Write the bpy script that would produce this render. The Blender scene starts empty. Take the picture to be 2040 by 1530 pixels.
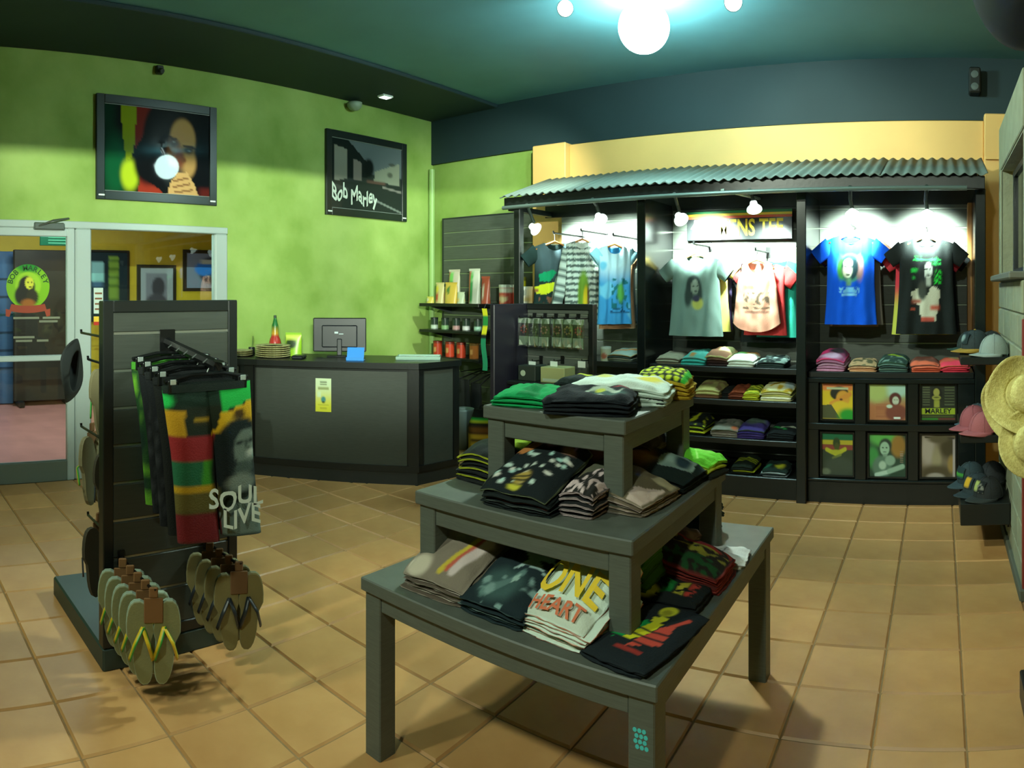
import bpy, math, random
from mathutils import Vector, Matrix, noise
R = random.Random(7)
PI = math.pi
C = bpy.context.scene.collection
SC = bpy.context.scene
# ------------------------------------------------------------------ camera (a phone panorama: cylindrical picture)
EYE, F, X1, YH = 1.6, 1360.0, 1871.5, 578.0          # eye height, pixels per radian, column of +Y, row of the horizon
cd = bpy.data.cameras.new('camera'); cam = bpy.data.objects.new('camera', cd); C.objects.link(cam)
cd.type = 'PANO'; cd.panorama_type = 'CENTRAL_CYLINDRICAL'
cd.central_cylindrical_range_u_min = -1020/F; cd.central_cylindrical_range_u_max = 1020/F
cd.central_cylindrical_range_v_min = (YH-1530)/F; cd.central_cylindrical_range_v_max = YH/F
cd.central_cylindrical_radius = 1.0
cd.clip_start = 0.02
cam.location = (0, 0, EYE); cam.rotation_euler = (PI/2, 0, (X1-1020)/F)
SC.camera = cam
# ------------------------------------------------------------------ world, exposure, big lights
w = bpy.data.worlds.new('world'); SC.world = w; w.use_nodes = True
w.node_tree.nodes['Background'].inputs[0].default_value = (0.5, 0.8, 0.75, 1)
w.node_tree.nodes['Background'].inputs[1].default_value = 0.05
SC.view_settings.view_transform = 'Standard'; SC.view_settings.look = 'None'
SC.view_settings.exposure = 0.28; SC.view_settings.gamma = 1.0; SC.view_settings.use_curve_mapping = False
LCOL = (0.86, 1.0, 0.80); SPOTCOL = (0.80, 1.0, 0.90)
def light(kind, name, loc, energy, color=LCOL, size=0.1, target=None, angle=None, blend=0.4, size_y=None):
    l = bpy.data.lights.new(name, kind); o = bpy.data.objects.new(name, l); C.objects.link(o)
    o.location = loc; l.energy = energy; l.color = color
    if kind == 'AREA':
        l.size = size
        if size_y: l.shape = 'RECTANGLE'; l.size_y = size_y
    else: l.shadow_soft_size = size
    if kind == 'SPOT': l.spot_size = angle or 1.2; l.spot_blend = blend
    if target is not None: o.rotation_euler = (Vector(target)-Vector(loc)).to_track_quat('-Z', 'Y').to_euler()
    return o
LAMP_MAIN = (-1.95, 4.22, 3.39)
light('SPOT', 'track_lamp_light', (LAMP_MAIN[0]+.10, LAMP_MAIN[1]-.22, 3.22), 190, size=0.08, target=(-1.2, 1.6, 0.6), angle=1.5, blend=0.6)
light('SPOT', 'unseen_ceiling_spot', (-2.6, -0.9, 3.45), 200, size=0.10, target=(-2.5, 1.6, 0), angle=1.75, blend=0.8)
light('SPOT', 'unseen_ceiling_spot', (-0.5, -0.9, 3.45), 180, size=0.10, target=(-0.6, 3.2, 0), angle=1.75, blend=0.8)  # added fill spot behind the camera, no fixture built for it
light('SPOT', 'unseen_ceiling_spot', (-2.4, 0.9, 3.45), 480, size=0.08, target=(0.45, 4.9, 1.7), angle=.95, blend=0.6)
light('SPOT', 'track_lamp_light', (-2.44, 3.98, 3.44), 300, size=0.06, target=(-4.7, 5.95, 2.1), angle=1.0, blend=0.7)
light('SPOT', 'track_lamp_light', (-1.31, 4.34, 3.44), 70, size=0.06, target=(-1.0, 5.9, 2.8), angle=1.3, blend=0.8)
light('AREA', 'hall_ceiling_light', (-7.4, 2.2, 3.1), 85, color=(0.85, 0.95, 1.0), size=1.6, target=(-7.4, 2.2, 0))
# ------------------------------------------------------------------ helpers: pixel of the photograph -> point on a plane of the room
def ray(px, py):
    p = (px-X1)/F
    return math.sin(p), math.cos(p), (YH-py)/F
def atY(px, py, Y):
    s, c, t = ray(px, py); d = Y/c; return Vector((s*d, Y, EYE+t*d))
def atX(px, py, X):
    s, c, t = ray(px, py); d = X/s; return Vector((X, c*d, EYE+t*d))
def atZ(px, py, Z):
    s, c, t = ray(px, py); d = (Z-EYE)/t; return Vector((s*d, c*d, Z))
def atD(px, py, d):
    s, c, t = ray(px, py); return Vector((s*d, c*d, EYE+t*d))
# ------------------------------------------------------------------ colour and materials
def lin(c):
    return tuple(((x/255)/12.92 if x/255 <= .04045 else ((x/255+.055)/1.055)**2.4) for x in c[:3])
MATS = {}
def mat(key, col=(128,128,128), rough=.6, metal=0.0, emit=0.0, var=0.0, vscale=8.0, bump=0.0, bscale=60.0, col2=None, stretch=None, vcol=False, alpha=None, coat=0.0, rnd=0.0, spec=0.5):
    if key in MATS: return MATS[key]
    m = bpy.data.materials.new(key); m.use_nodes = True; nt = m.node_tree; N = nt.nodes; L = nt.links
    b = N['Principled BSDF']; c = lin(col)
    b.inputs['Base Color'].default_value = (*c, 1); b.inputs['Roughness'].default_value = rough; b.inputs['Metallic'].default_value = metal
    b.inputs['Specular IOR Level'].default_value = spec
    if coat: b.inputs['Coat Weight'].default_value = coat; b.inputs['Coat Roughness'].default_value = 0.03
    tc = N.new('ShaderNodeTexCoord'); vec = tc.outputs['Object']
    if stretch:
        mp = N.new('ShaderNodeMapping'); mp.inputs['Scale'].default_value = stretch; L.new(vec, mp.inputs[0]); vec = mp.outputs[0]
    src = None
    if vcol:
        a = N.new('ShaderNodeVertexColor'); a.layer_name = 'Col'; src = a.outputs[0]
    if var or col2:
        n = N.new('ShaderNodeTexNoise'); n.inputs['Scale'].default_value = vscale; n.inputs['Detail'].default_value = 6; L.new(vec, n.inputs['Vector'])
        cr = N.new('ShaderNodeValToRGB'); cr.color_ramp.elements[0].position = .3; cr.color_ramp.elements[1].position = .7
        c2 = lin(col2) if col2 else tuple(x*(1+var) for x in c)
        c1 = c if col2 else tuple(x*(1-var) for x in c)
        cr.color_ramp.elements[0].color = (*c1, 1); cr.color_ramp.elements[1].color = (*c2, 1)
        L.new(n.outputs['Fac'], cr.inputs[0]); src = cr.outputs[0]
    if rnd:
        oi = N.new('ShaderNodeObjectInfo'); hs = N.new('ShaderNodeHueSaturation'); mr = N.new('ShaderNodeMapRange')
        mr.inputs[3].default_value = 1-rnd; mr.inputs[4].default_value = 1+rnd; L.new(oi.outputs['Random'], mr.inputs[0]); L.new(mr.outputs[0], hs.inputs['Value'])
        if src: L.new(src, hs.inputs['Color'])
        else: hs.inputs['Color'].default_value = (*c, 1)
        src = hs.outputs[0]
    if src: L.new(src, b.inputs['Base Color'])
    if bump:
        n2 = N.new('ShaderNodeTexNoise'); n2.inputs['Scale'].default_value = bscale; n2.inputs['Detail'].default_value = 4; L.new(vec, n2.inputs['Vector'])
        bp = N.new('ShaderNodeBump'); bp.inputs['Strength'].default_value = bump; bp.inputs['Distance'].default_value = .01
        L.new(n2.outputs['Fac'], bp.inputs['Height']); L.new(bp.outputs[0], b.inputs['Normal'])
    if emit:
        b.inputs['Emission Color'].default_value = (*c, 1); b.inputs['Emission Strength'].default_value = emit
    if alpha is not None:
        b.inputs['Transmission Weight'].default_value = alpha; b.inputs['IOR'].default_value = 1.1
    MATS[key] = m; return m
def glass(key, rough=0.0, tint=(.9,1,.97), ior=1.45, mixf=None):
    if key in MATS: return MATS[key]
    m = bpy.data.materials.new(key); m.use_nodes = True; nt = m.node_tree; N = nt.nodes; L = nt.links
    for n in list(N): N.remove(n)
    o = N.new('ShaderNodeOutputMaterial'); t = N.new('ShaderNodeBsdfTransparent'); g = N.new('ShaderNodeBsdfGlossy'); f = N.new('ShaderNodeFresnel'); x = N.new('ShaderNodeMixShader')
    t.inputs[0].default_value = (*tint, 1); g.inputs['Roughness'].default_value = rough; f.inputs[0].default_value = ior
    L.new(f.outputs[0], x.inputs[0]); L.new(t.outputs[0], x.inputs[1]); L.new(g.outputs[0], x.inputs[2]); L.new(x.outputs[0], o.inputs[0])
    if mixf is not None: L.remove(x.inputs[0].links[0]); x.inputs[0].default_value = mixf
    MATS[key] = m; return m
cloth = lambda: mat('printed_fabric', rough=.9, vcol=True, bump=.25, bscale=180, spec=.2)
paper = lambda: mat('printed_paper', rough=.45, vcol=True)
glossy_print = lambda: mat('glazed_print', rough=.5, vcol=True, coat=0.2, spec=.03)
BLACK = lambda: mat('black_laminate', (17,22,21), .38, bump=.05, bscale=40)
COUNTERLAM = lambda: mat('counter_grey_laminate', (56,62,56), .5, var=.13, vscale=5, stretch=(3,3,40), bump=.04)
GREYLAM = lambda: mat('grey_wood_laminate', (82,88,80), .5, var=.13, vscale=5, stretch=(3,3,40), bump=.04)
ALU = lambda: mat('aluminium', (190,198,192), .35, .6)
STEEL = lambda: mat('dull_steel', (120,128,124), .35, .8)
# ------------------------------------------------------------------ mesh builder
class MB:
    def __init__(s): s.v = []; s.f = []; s.mi = []; s.c = []
    def add(s, vs, fs, col=None, mi=0):
        b = len(s.v); s.v += [tuple(p) for p in vs]; s.f += [tuple(i+b for i in f) for f in fs]; s.mi += [mi]*len(fs)
        if col is None: col = (128,128,128)
        s.c += ([lin(col)]*len(vs) if not isinstance(col, list) else col); return s
    def box(s, x0, x1, y0, y1, z0, z1, b=0.0, col=None, mi=0):
        if b <= 0:
            vs = [(x,y,z) for z in (z0,z1) for y in (y0,y1) for x in (x0,x1)]
            return s.add(vs, [(0,2,3,1),(4,5,7,6),(0,1,5,4),(2,6,7,3),(0,4,6,2),(1,3,7,5)], col, mi)
        b = min(b, .49*(x1-x0), .49*(y1-y0), .49*(z1-z0)); vs = []; idx = {}
        lo = (x0,y0,z0); hi = (x1,y1,z1)
        for sx in (0,1):
            for sy in (0,1):
                for sz in (0,1):
                    for a in range(3):
                        p = [0,0,0]
                        for k, sg in enumerate((sx,sy,sz)):
                            e = hi[k] if sg else lo[k]
                            p[k] = e if k == a else (e-b if sg else e+b)
                        idx[(sx,sy,sz,a)] = len(vs); vs.append(tuple(p))
        fs = []
        for a in range(3):
            o = [k for k in range(3) if k != a]
            for sg in (0,1):
                q = []
                for (p0,p1) in ((0,0),(1,0),(1,1),(0,1)):
                    t = [0,0,0]; t[a] = sg; t[o[0]] = p0; t[o[1]] = p1; q.append(idx[(*t,a)])
                if (sg == 0) == (a != 1): q.reverse()
                fs.append(tuple(q))
            for p0 in (0,1):
                for p1 in (0,1):
                    t0 = [0,0,0]; t0[o[0]] = p0; t0[o[1]] = p1; t1 = list(t0); t1[a] = 1
                    fs.append((idx[(*t0,o[0])], idx[(*t1,o[0])], idx[(*t1,o[1])], idx[(*t0,o[1])]))
        for sx in (0,1):
            for sy in (0,1):
                for sz in (0,1): fs.append(tuple(idx[(sx,sy,sz,a)] for a in range(3)))
        return s.add(vs, fs, col, mi)
    def tube(s, pts, r, n=8, col=None, mi=0, cap=True, flat=None):
        pts = [Vector(p) for p in pts]; k = len(pts); rr = r if isinstance(r, (list,tuple)) else [r]*k; vs = []; fs = []
        up = None
        for i, p in enumerate(pts):
            t = (pts[min(i+1,k-1)]-pts[max(i-1,0)]).normalized()
            if up is None or abs(up.dot(t)) > .99: up = Vector((0,0,1)) if abs(t.z) < .9 else Vector((1,0,0))
            a = t.cross(up).normalized(); bb = a.cross(t); up = bb
            for j in range(n):
                an = 2*PI*j/n; vs.append(p+a*math.cos(an)*rr[i]+bb*math.sin(an)*rr[i]*(flat or 1))
        for i in range(k-1):
            for j in range(n): fs.append((i*n+j, i*n+(j+1)%n, (i+1)*n+(j+1)%n, (i+1)*n+j))
        if cap: fs += [tuple(range(n-1,-1,-1)), tuple(range((k-1)*n, k*n))]
        return s.add(vs, fs, col, mi)
    def lathe(s, prof, n=20, c=(0,0,0), col=None, mi=0, axis='z'):
        vs = []; fs = []; k = len(prof)
        for r, z in prof:
            for j in range(n):
                a = 2*PI*j/n; q = (r*math.cos(a), r*math.sin(a), z)
                if axis == 'y': q = (q[0], q[2], q[1])
                if axis == 'x': q = (q[2], q[0], q[1])
                vs.append((q[0]+c[0], q[1]+c[1], q[2]+c[2]))
        for i in range(k-1):
            for j in range(n): fs.append((i*n+j, i*n+(j+1)%n, (i+1)*n+(j+1)%n, (i+1)*n+j))
        fs += [tuple(range(n-1,-1,-1)), tuple(range((k-1)*n, k*n))]
        return s.add(vs, fs, col, mi)
    def prism(s, poly, z0, z1, col=None, mi=0):
        n = len(poly); vs = [(x,y,z0) for x,y in poly]+[(x,y,z1) for x,y in poly]
        fs = [tuple(range(n-1,-1,-1)), tuple(range(n,2*n))]+[(i,(i+1)%n,n+(i+1)%n,n+i) for i in range(n)]
        return s.add(vs, fs, col, mi)
    def grid(s, fn, nu, nv, cfn=None, col=None, wrap=False, mi=0):
        vs = []; cs = []; fs = []; m = nu if wrap else nu+1
        for j in range(nv+1):
            for i in range(m):
                vs.append(tuple(fn(i/nu, j/nv)))
                cs.append(cfn(i/nu, j/nv) if cfn else lin(col or (128,128,128)))
        for j in range(nv):
            for i in range(nu): fs.append((j*m+i, j*m+(i+1)%m, (j+1)*m+(i+1)%m, (j+1)*m+i))
        return s.add(vs, fs, cs, mi)
    def xf(s, M):
        s.v = [tuple(M @ Vector(p)) for p in s.v]; return s
    def build(s, name, mats, parent=None, smooth=False, loc=None, auto=None):
        me = bpy.data.meshes.new(name); mats = mats if isinstance(mats, (list,tuple)) else [mats]
        vs = s.v
        inv = None
        if parent is not None: inv = (Matrix.Translation(root_loc(parent)) @ Matrix.Rotation(root_rz(parent), 4, 'Z')).inverted()
        elif loc is not None: inv = Matrix.Translation(-Vector(loc))
        if inv: vs = [tuple(inv @ Vector(p)) for p in vs]
        me.from_pydata(vs, [], s.f)
        for m in mats: me.materials.append(m)
        if len(mats) > 1: me.polygons.foreach_set('material_index', s.mi)
        if any(n in m.name for m in mats for n in ('printed','glazed_print')):
            a = me.color_attributes.new('Col', 'FLOAT_COLOR', 'POINT'); a.data.foreach_set('color', [x for c in s.c for x in (*c, 1.0)])
        if smooth: me.polygons.foreach_set('use_smooth', [True]*len(me.polygons))
        me.update(); o = bpy.data.objects.new(name, me); C.objects.link(o)
        if parent is not None: o.parent = parent
        elif loc is not None: o.location = loc
        return o
def root_loc(p):
    l = Vector((0,0,0))
    while p is not None:
        l = l+Vector(p.location); p = p.parent
    return l
def root_rz(p):
    r = 0
    while p is not None: r += p.rotation_euler.z; p = p.parent
    return r
def tag(o, label=None, cat=None, group=None, kind=None):
    if label: o['label'] = label
    if cat: o['category'] = cat
    if group: o['group'] = group
    if kind: o['kind'] = kind
    return o
def thing(name, label, cat, loc=(0,0,0), rz=0.0, group=None):
    o = bpy.data.objects.new(name, None); C.objects.link(o); o.empty_display_size = .1
    o.location = loc; o.rotation_euler = (0,0,rz); return tag(o, label, cat, group)
def struct(o): o['kind'] = 'structure'; return o
def copy_tree(o, parent=None):
    c = o.copy(); C.objects.link(c)
    if parent is not None: c.parent = parent
    for ch in list(o.children): copy_tree(ch, c)
    return c
def dup(o, loc, rz, label=None, group=None):
    c = copy_tree(o); c.location = loc; c.rotation_euler = (0,0,rz)
    if label: c['label'] = label
    if group: c['group'] = group
    return c
# ------------------------------------------------------------------ prints: a list of soft shapes evaluated per vertex (u right, v down, 0..1)
def inpoly(x, y, P):
    r = False; j = len(P)-1
    for i in range(len(P)):
        a, b = P[i]; c, d = P[j]
        if (b > y) != (d > y) and x < (c-a)*(y-b)/(d-b)+a: r = not r
        j = i
    return r
def sm(t): return 0.0 if t <= 0 else 1.0 if t >= 1 else t*t*(3-2*t)
def paint(layers, u, v):
    c = lin(layers[0])
    for l in layers[1:]:
        k = l[0]; a = 0.0
        if k == 'e':
            _, cx, cy, rx, ry, col = l[:6]; so = l[6] if len(l) > 6 else .15
            d = math.hypot((u-cx)/rx, (v-cy)/ry); a = sm((1+so-d)/(2*so))
        elif k == 'r':
            _, x0, y0, x1, y1, col = l[:6]; so = l[6] if len(l) > 6 else .01
            a = sm((u-x0)/so+.5)*sm((x1-u)/so+.5)*sm((v-y0)/so+.5)*sm((y1-v)/so+.5)
        elif k == 'p': _, P, col = l; a = 1.0 if inpoly(u, v, P) else 0.0
        elif k == 'l':
            _, x0, y0, x1, y1, wd, col = l; dx, dy = x1-x0, y1-y0; q = max(0, min(1, ((u-x0)*dx+(v-y0)*dy)/(dx*dx+dy*dy+1e-9)))
            a = sm((wd*1.3-math.hypot(u-x0-q*dx, v-y0-q*dy))/(wd*.6))
        elif k == 'n':
            _, sc, th, col, reg = l[:5]; seed = l[5] if len(l) > 5 else 0
            x0, y0, x1, y1 = reg
            if x0 <= u <= x1 and y0 <= v <= y1: a = sm((noise.noise((u*sc+seed, v*sc, seed*1.7))-th)/.15)
        elif k == 's':
            _, n, du, col, reg = l; x0, y0, x1, y1 = reg
            if x0 <= u <= x1 and y0 <= v <= y1: a = 1.0 if ((v-y0)/(y1-y0)*n) % 1 < du else 0.0
        elif k == 'g':          # printed colour gradient of the picture itself
            _, y0, y1, col = l; a = sm((v-y0)/(y1-y0))
        col = lin(col); c = tuple(p+(q-p)*a for p, q in zip(c, col))
    return c
def portrait(cx, cy, s, skin, hair, dark=None):
    dk = dark or hair
    return [('e', cx, cy-.02*s, .30*s, .34*s, hair, .12), ('e', cx-.16*s, cy+.30*s, .13*s, .34*s, hair, .2), ('e', cx+.17*s, cy+.28*s, .12*s, .30*s, hair, .2),
            ('e', cx+.02*s, cy+.02*s, .155*s, .235*s, skin, .12), ('r', cx-.05*s, cy+.2*s, cx+.09*s, cy+.36*s, skin, .03),
            ('e', cx-.05*s, cy-.03*s, .045*s, .02*s, dk, .4), ('e', cx+.09*s, cy-.03*s, .045*s, .02*s, dk, .4),
            ('l', cx+.02*s, cy-.02*s, cx+.035*s, cy+.08*s, .012*s, dk), ('e', cx+.025*s, cy+.15*s, .06*s, .022*s, dk, .4), ('e', cx+.02*s, cy+.24*s, .06*s, .03*s, dk, .5)]
def print_sheet(layers, x0, x1, z0, z1, nu, nv, y=0.0):
    m = MB(); m.grid(lambda u, v: (x0+(x1-x0)*u, y, z1-(z1-z0)*v), nu, nv, lambda u, v: paint(layers, u, v)); return m
def text_geo(s, size):
    cu = bpy.data.curves.new('t', 'FONT'); cu.body = s; cu.size = size; cu.align_x = 'CENTER'; cu.align_y = 'CENTER'; cu.resolution_u = 3; cu.offset = size*.022
    o = bpy.data.objects.new('t', cu); C.objects.link(o)
    me = bpy.data.meshes.new_from_object(o.evaluated_get(bpy.context.evaluated_depsgraph_get()))
    vs = [tuple(v.co) for v in me.vertices]; fs = [tuple(p.vertices) for p in me.polygons]
    bpy.data.objects.remove(o); bpy.data.curves.remove(cu); bpy.data.meshes.remove(me); return vs, fs
def lettering(s, size, fn, m, parent, name='lettering', sx=1.0):
    vs, fs = text_geo(s, size); mb = MB(); mb.add([fn(x*sx, y) for x, y, z in vs], fs); return mb.build(name, m, parent)
# ================================================================== THE ROOM
LX, BY, RX, CZ = -5.49, 5.99, 0.43, 3.63
# floor: terracotta tiles in grey-brown grout
m = MB(); m.box(LX-.1, 1.7, -3.2, BY+.1, -.06, -.004); floor = struct(m.build('floor', mat('floor_grout', (126,100,64), .8, var=.15, vscale=20)))
TS = 0.33; tiles = []
for i in range(-20, 6):
    for j in range(-12, 11):
        x0 = .096+i*TS; y0 = 3.03+j*TS; xa, xb = max(x0, LX), min(x0+TS, 1.6); ya, yb = max(y0, -3), min(y0+TS, BY)
        if xb-xa < .03 or yb-ya < .03: continue
        cx, cy = (xa+xb)/2, (ya+yb)/2; d = math.hypot(cx, cy); az = math.atan2(cx, cy)
        seen = d > 2.05 and -1.48 < az < .2 and cy < 5.5
        full = abs(xb-xa-TS) < 1e-6 and abs(yb-ya-TS) < 1e-6
        tiles.append((0 if seen else 1, d, xa, xb, ya, yb, full))
tiles.sort()
TM = mat('terracotta_tile', (166,120,70), .42, col2=(192,148,94), vscale=3.2, bump=.12, bscale=14, rnd=.13)
def tile_mb(w_, h_, mb=None, ox=0, oy=0):
    g, b, t = .003, .007, .004; mb = mb or MB()
    o = [(g,g,-.004),(w_-g,g,-.004),(w_-g,h_-g,-.004),(g,h_-g,-.004)]; i = [(g+b,g+b,t),(w_-g-b,g+b,t),(w_-g-b,h_-g-b,t),(g+b,h_-g-b,t)]
    mb.add([(x+ox,y+oy,z) for x,y,z in o+i], [(4,5,6,7),(0,1,5,4),(1,2,6,5),(2,3,7,6),(3,0,4,7)]); return mb
tile_me = None; rest = MB()
for n_, (s_, d, xa, xb, ya, yb, full) in enumerate(tiles):
    if s_ == 0 and n_ < 300:
        if full and tile_me: o = bpy.data.objects.new('tile', tile_me); C.objects.link(o)
        else:
            o = tile_mb(xb-xa, yb-ya).build('tile', TM)
            if full: tile_me = o.data
        o.parent = floor; o.location = (xa, ya, R.uniform(-.0008,.0008))
    else: tile_mb(xb-xa, yb-ya, rest, xa, ya)
if rest.v: tag(rest.build('tile_field', TM, floor), kind='stuff')
# walls
PLASTER = mat('green_sponged_plaster', (126,158,68), .75, col2=(160,188,102), vscale=2.3, bump=.3, bscale=5)
YELLOW = mat('yellow_wall_paint', (230,184,110), .6, var=.05, vscale=2)
CEIL = mat('teal_black_ceiling_paint', (86,136,148), .6, var=.12, vscale=1.3, bump=.06, bscale=3)
CEILD = mat('dark_ceiling_tone', (28,50,55), .7, var=.1, vscale=1.5)
m = MB()
for y0, y1, z0, z1 in ((-3.1, .55, 0, CZ), (.55, 3.20, 2.18, CZ), (3.20, BY, 0, CZ)): m.box(LX-.14, LX, y0, y1, z0, z1)
struct(m.build('wall_left', PLASTER))
m = MB(); m.box(LX, 1.7, BY, BY+.12, 0, CZ); struct(m.build('wall_back', PLASTER))
m = MB(); m.box(LX, 1.7, BY-.03, BY, 3.085, CZ); struct(m.build('trim_1', CEILD))
m = MB(); m.box(-3.96, -3.56, BY-.16, BY, 0, 3.085, .01); struct(m.build('trim_2', YELLOW))
m = MB(); m.box(-3.56, .385, BY-.08, BY, 2.3, 3.07, .008); struct(m.build('trim_3', YELLOW))
m = MB(); m.box(.385, .86, BY-.14, BY, 0, 3.12, .01); m.box(.395, .86, BY-.17, BY-.14, 2.72, 2.745); struct(m.build('trim_4', YELLOW))
m = MB(); m.box(1.6, 1.72, -3.1, BY, 0, CZ); struct(m.build('wall_far_right', YELLOW))
m = MB(); m.box(LX, 1.7, -3.2, -3.05, 0, CZ); struct(m.build('wall_front', PLASTER))
m = MB(); m.box(LX-.1, 1.72, -3.2, BY+.1, CZ, CZ+.1); struct(m.build('ceiling', CEIL))
m = MB(); m.box(LX, -4.5, -3.0, BY-.03, CZ-.035, CZ, .006); struct(m.build('trim_5', CEILD))  # strip along the left wall, set lower and coloured darker than the ceiling
m = MB(); m.tube([(LX+.045, BY-.07, 0), (LX+.045, BY-.07, 3.02)], .035, 10); struct(m.build('trim_6', mat('pale_green_conduit', (150,186,110), .5)))
# partial grey block wall at the right with a pass-through, blocks built one by one
BLOCK = mat('grey_block_paint', (132,136,112), .85, var=.12, vscale=7, bump=.5, bscale=25, rnd=.06)
WY0, WY1 = 3.52, 4.92
m = MB(); m.box(RX+.012, RX+.15, WY0, WY1, 0, 1.66); m.box(RX+.012, RX+.15, WY0, WY1, 2.44, 2.76); m.box(RX+.012, RX+.15, WY1-.12, WY1, 1.66, 2.44); m.box(RX+.012, RX+.15, WY0, WY0+.06, 1.66, 2.44)
wr = struct(m.build('wall_right', BLOCK))
for r_ in range(9):
    y = WY0-(.2 if r_ % 2 else 0)
    while y < WY1-.02:
        a, b = max(y, WY0), min(y+.4, WY1)
        if b-a > .04:
            q = MB(); q.box(RX-R.uniform(0,.004), RX+.02, a+.005, b-.005, .005+r_*.184, .18+r_*.184, .006); q.build('block', BLOCK, wr)
        y += .4
m = MB(); m.box(RX-.0, RX+.02, WY0, WY1, 2.45, 2.76, .006); m.box(RX, RX+.02, WY1-.12, WY1, 1.66, 2.45, .004); m.build('plaster_band', BLOCK, wr)
m = MB(); m.box(RX-.07, RX+.17, WY0+.02, WY1-.1, 1.66, 1.70, .008); m.build('sill', mat('grey_sill', (96,98,86), .7), wr)
m = MB(); m.box(RX-.004, RX+.155, WY0-.03, WY0, 0, 1.45, .004); struct(m.build('trim_7', mat('dark_red_paint', (120,44,34), .6)))
m = MB(); m.box(RX-.02, RX+.16, WY0-.045, WY1, -.003, .06, .006); struct(m.build('baseboard_right', mat('grey_skirting', (84,88,76), .8)))
# dark framed mirror hung on the inside of the pass-through
t = thing('mirror', 'dark framed mirror standing in the opening of the grey block wall', 'mirror', (RX+.1, 4.2, 1.7))
m = MB(); m.box(RX+.07, RX+.11, 3.6, 4.62, 1.701, 1.74); m.box(RX+.07, RX+.11, 3.6, 4.62, 2.36, 2.40); m.box(RX+.07, RX+.11, 4.56, 4.62, 1.74, 2.36); m.box(RX+.07, RX+.11, 3.6, 3.66, 1.74, 2.36); m.build('frame', BLACK(), t)
m = MB(); m.box(RX+.085, RX+.095, 3.66, 4.56, 1.74, 2.36); m.build('mirror_glass', mat('dark_mirror', (90,100,96), .06, 1.0), t)
# ------------------------------------------------------------------ shop front in the left wall: door, fixed light, hall behind
AL = mat('white_aluminium', (176,190,186), .35, .15)
CLEAR = glass('clear_glass')
d1 = thing('door_1', None, None, (LX, .78, 0)); struct(d1)
m = MB(); m.box(LX-.06, LX, 1.66, 1.725, 0, 2.12, .006); m.box(LX-.06, LX, .72, .785, 0, 2.12, .006); m.build('stile', AL, d1)
m = MB(); m.box(LX-.06, LX, .785, 1.66, 2.05, 2.12, .006); m.build('top_rail', AL, d1)
m = MB(); m.box(LX-.06, LX+.004, .785, 1.66, 1.01, 1.055, .006); m.build('mid_rail', AL, d1)
m = MB(); m.box(LX-.06, LX, .785, 1.66, .0, .17, .006); m.build('bottom_rail', mat('grey_aluminium', (112,124,116), .4, .3), d1)
m = MB(); m.box(LX-.034, LX-.026, .785, 1.66, .17, 2.05); m.build('pane', CLEAR, d1)
m = MB(); m.box(LX, LX+.05, 1.36, 1.62, 2.10, 2.16, .008); m.tube([(LX+.03, 1.38, 2.12), (LX+.12, 1.5, 2.17), (LX+.03, 1.66, 2.20)], .008, 6); m.build('door_closer', STEEL(), d1)
# round sticker on the door glass with ring text and red ribbon
st = MB(); gx = LX-.024
def ringcol(u, v):
    r = math.hypot(u-.5, v-.5)*2
    L_ = [(120,176,20), ('g', .1, .9, (214,190,30)), ('g', -.3, .25, (120,176,20)), ('e', .5, -.05, .33, .25, (20,130,30), .3)]
    return paint(L_+[('e', .5, .47, .30, .30, (150,196,40), .08), ('e', .47, .5, .19, .24, (26,26,18), .1), ('e', .36, .70, .17, .22, (28,28,20), .2), ('e', .60, .74, .14, .18, (44,40,20), .2), ('e', .53, .42, .10, .14, (206,206,60), .12), ('e', .50, .40, .03, .012, (30,30,10), .4), ('e', .58, .41, .03, .012, (30,30,10), .4), ('e', .55, .51, .04, .014, (30,30,10), .4), ('e', .5, .88, .16, .10, (150,90,30), .3)], u, v)
SR, sy, sz = .185, 1.325, 1.63; vs = [(gx, sy, sz)]; cs = [ringcol(.5, .5)]; fs = []
for k in range(1, 17):
    for j in range(48):
        a = 2*PI*j/48; r = k/16; u, v = .5+.5*r*math.cos(a), .5-.5*r*math.sin(a); vs.append((gx, sy+SR*r*math.cos(a), sz+SR*r*math.sin(a))); cs.append(ringcol(u, v))
for j in range(48):
    fs.append((0, 1+j, 1+(j+1)%48))
    for k in range(15): fs.append((1+k*48+j, 1+(k+1)*48+j, 1+(k+1)*48+(j+1)%48, 1+k*48+(j+1)%48))
st.add(vs, fs, cs)
sticker = thing('door_sticker', 'round green and yellow sticker with a red ribbon on the door glass', 'sticker', (gx, sy, sz))
st.build('badge', paper(), sticker)
m = MB(); m.grid(lambda u, v: (gx+.002, sy-.19+.38*u, sz-.135-.025*math.sin(PI*u)+(-.05 if u < .1 or u > .9 else 0)-.06*v), 24, 2, lambda u, v: lin((150,62,40))); m.build('ribbon', paper(), sticker)
INK = mat('dark_green_ink', (24,70,20), .6)
for i, ch in enumerate('BOB MARLEY'):
    if ch == ' ': continue
    a = PI*(1-(i+.9)/10.9); cyy, czz = sy+SR*.83*math.cos(a), sz+SR*.83*math.sin(a); q = a-PI/2
    lettering(ch, .062, lambda x, y: (gx+.002, cyy+x*math.cos(q)-y*math.sin(q), czz+x*math.sin(q)+y*math.cos(q)), INK, sticker, 'letter')
vt = thing('vinyl_lettering', 'rows of faded vinyl text below the round door sticker', 'sticker', (gx, 1.4, 1.2))
for a, b, z in ((1.2,1.42,1.36),(1.45,1.6,1.36),(1.2,1.38,1.20),(1.42,1.58,1.33),(1.22,1.36,1.17),(1.4,1.5,1.17)):
    m = MB(); m.box(gx, gx+.001, a, b, z, z+.018); m.build('text_row', mat('faded_vinyl', (120,124,104), .7), vt)
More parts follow.
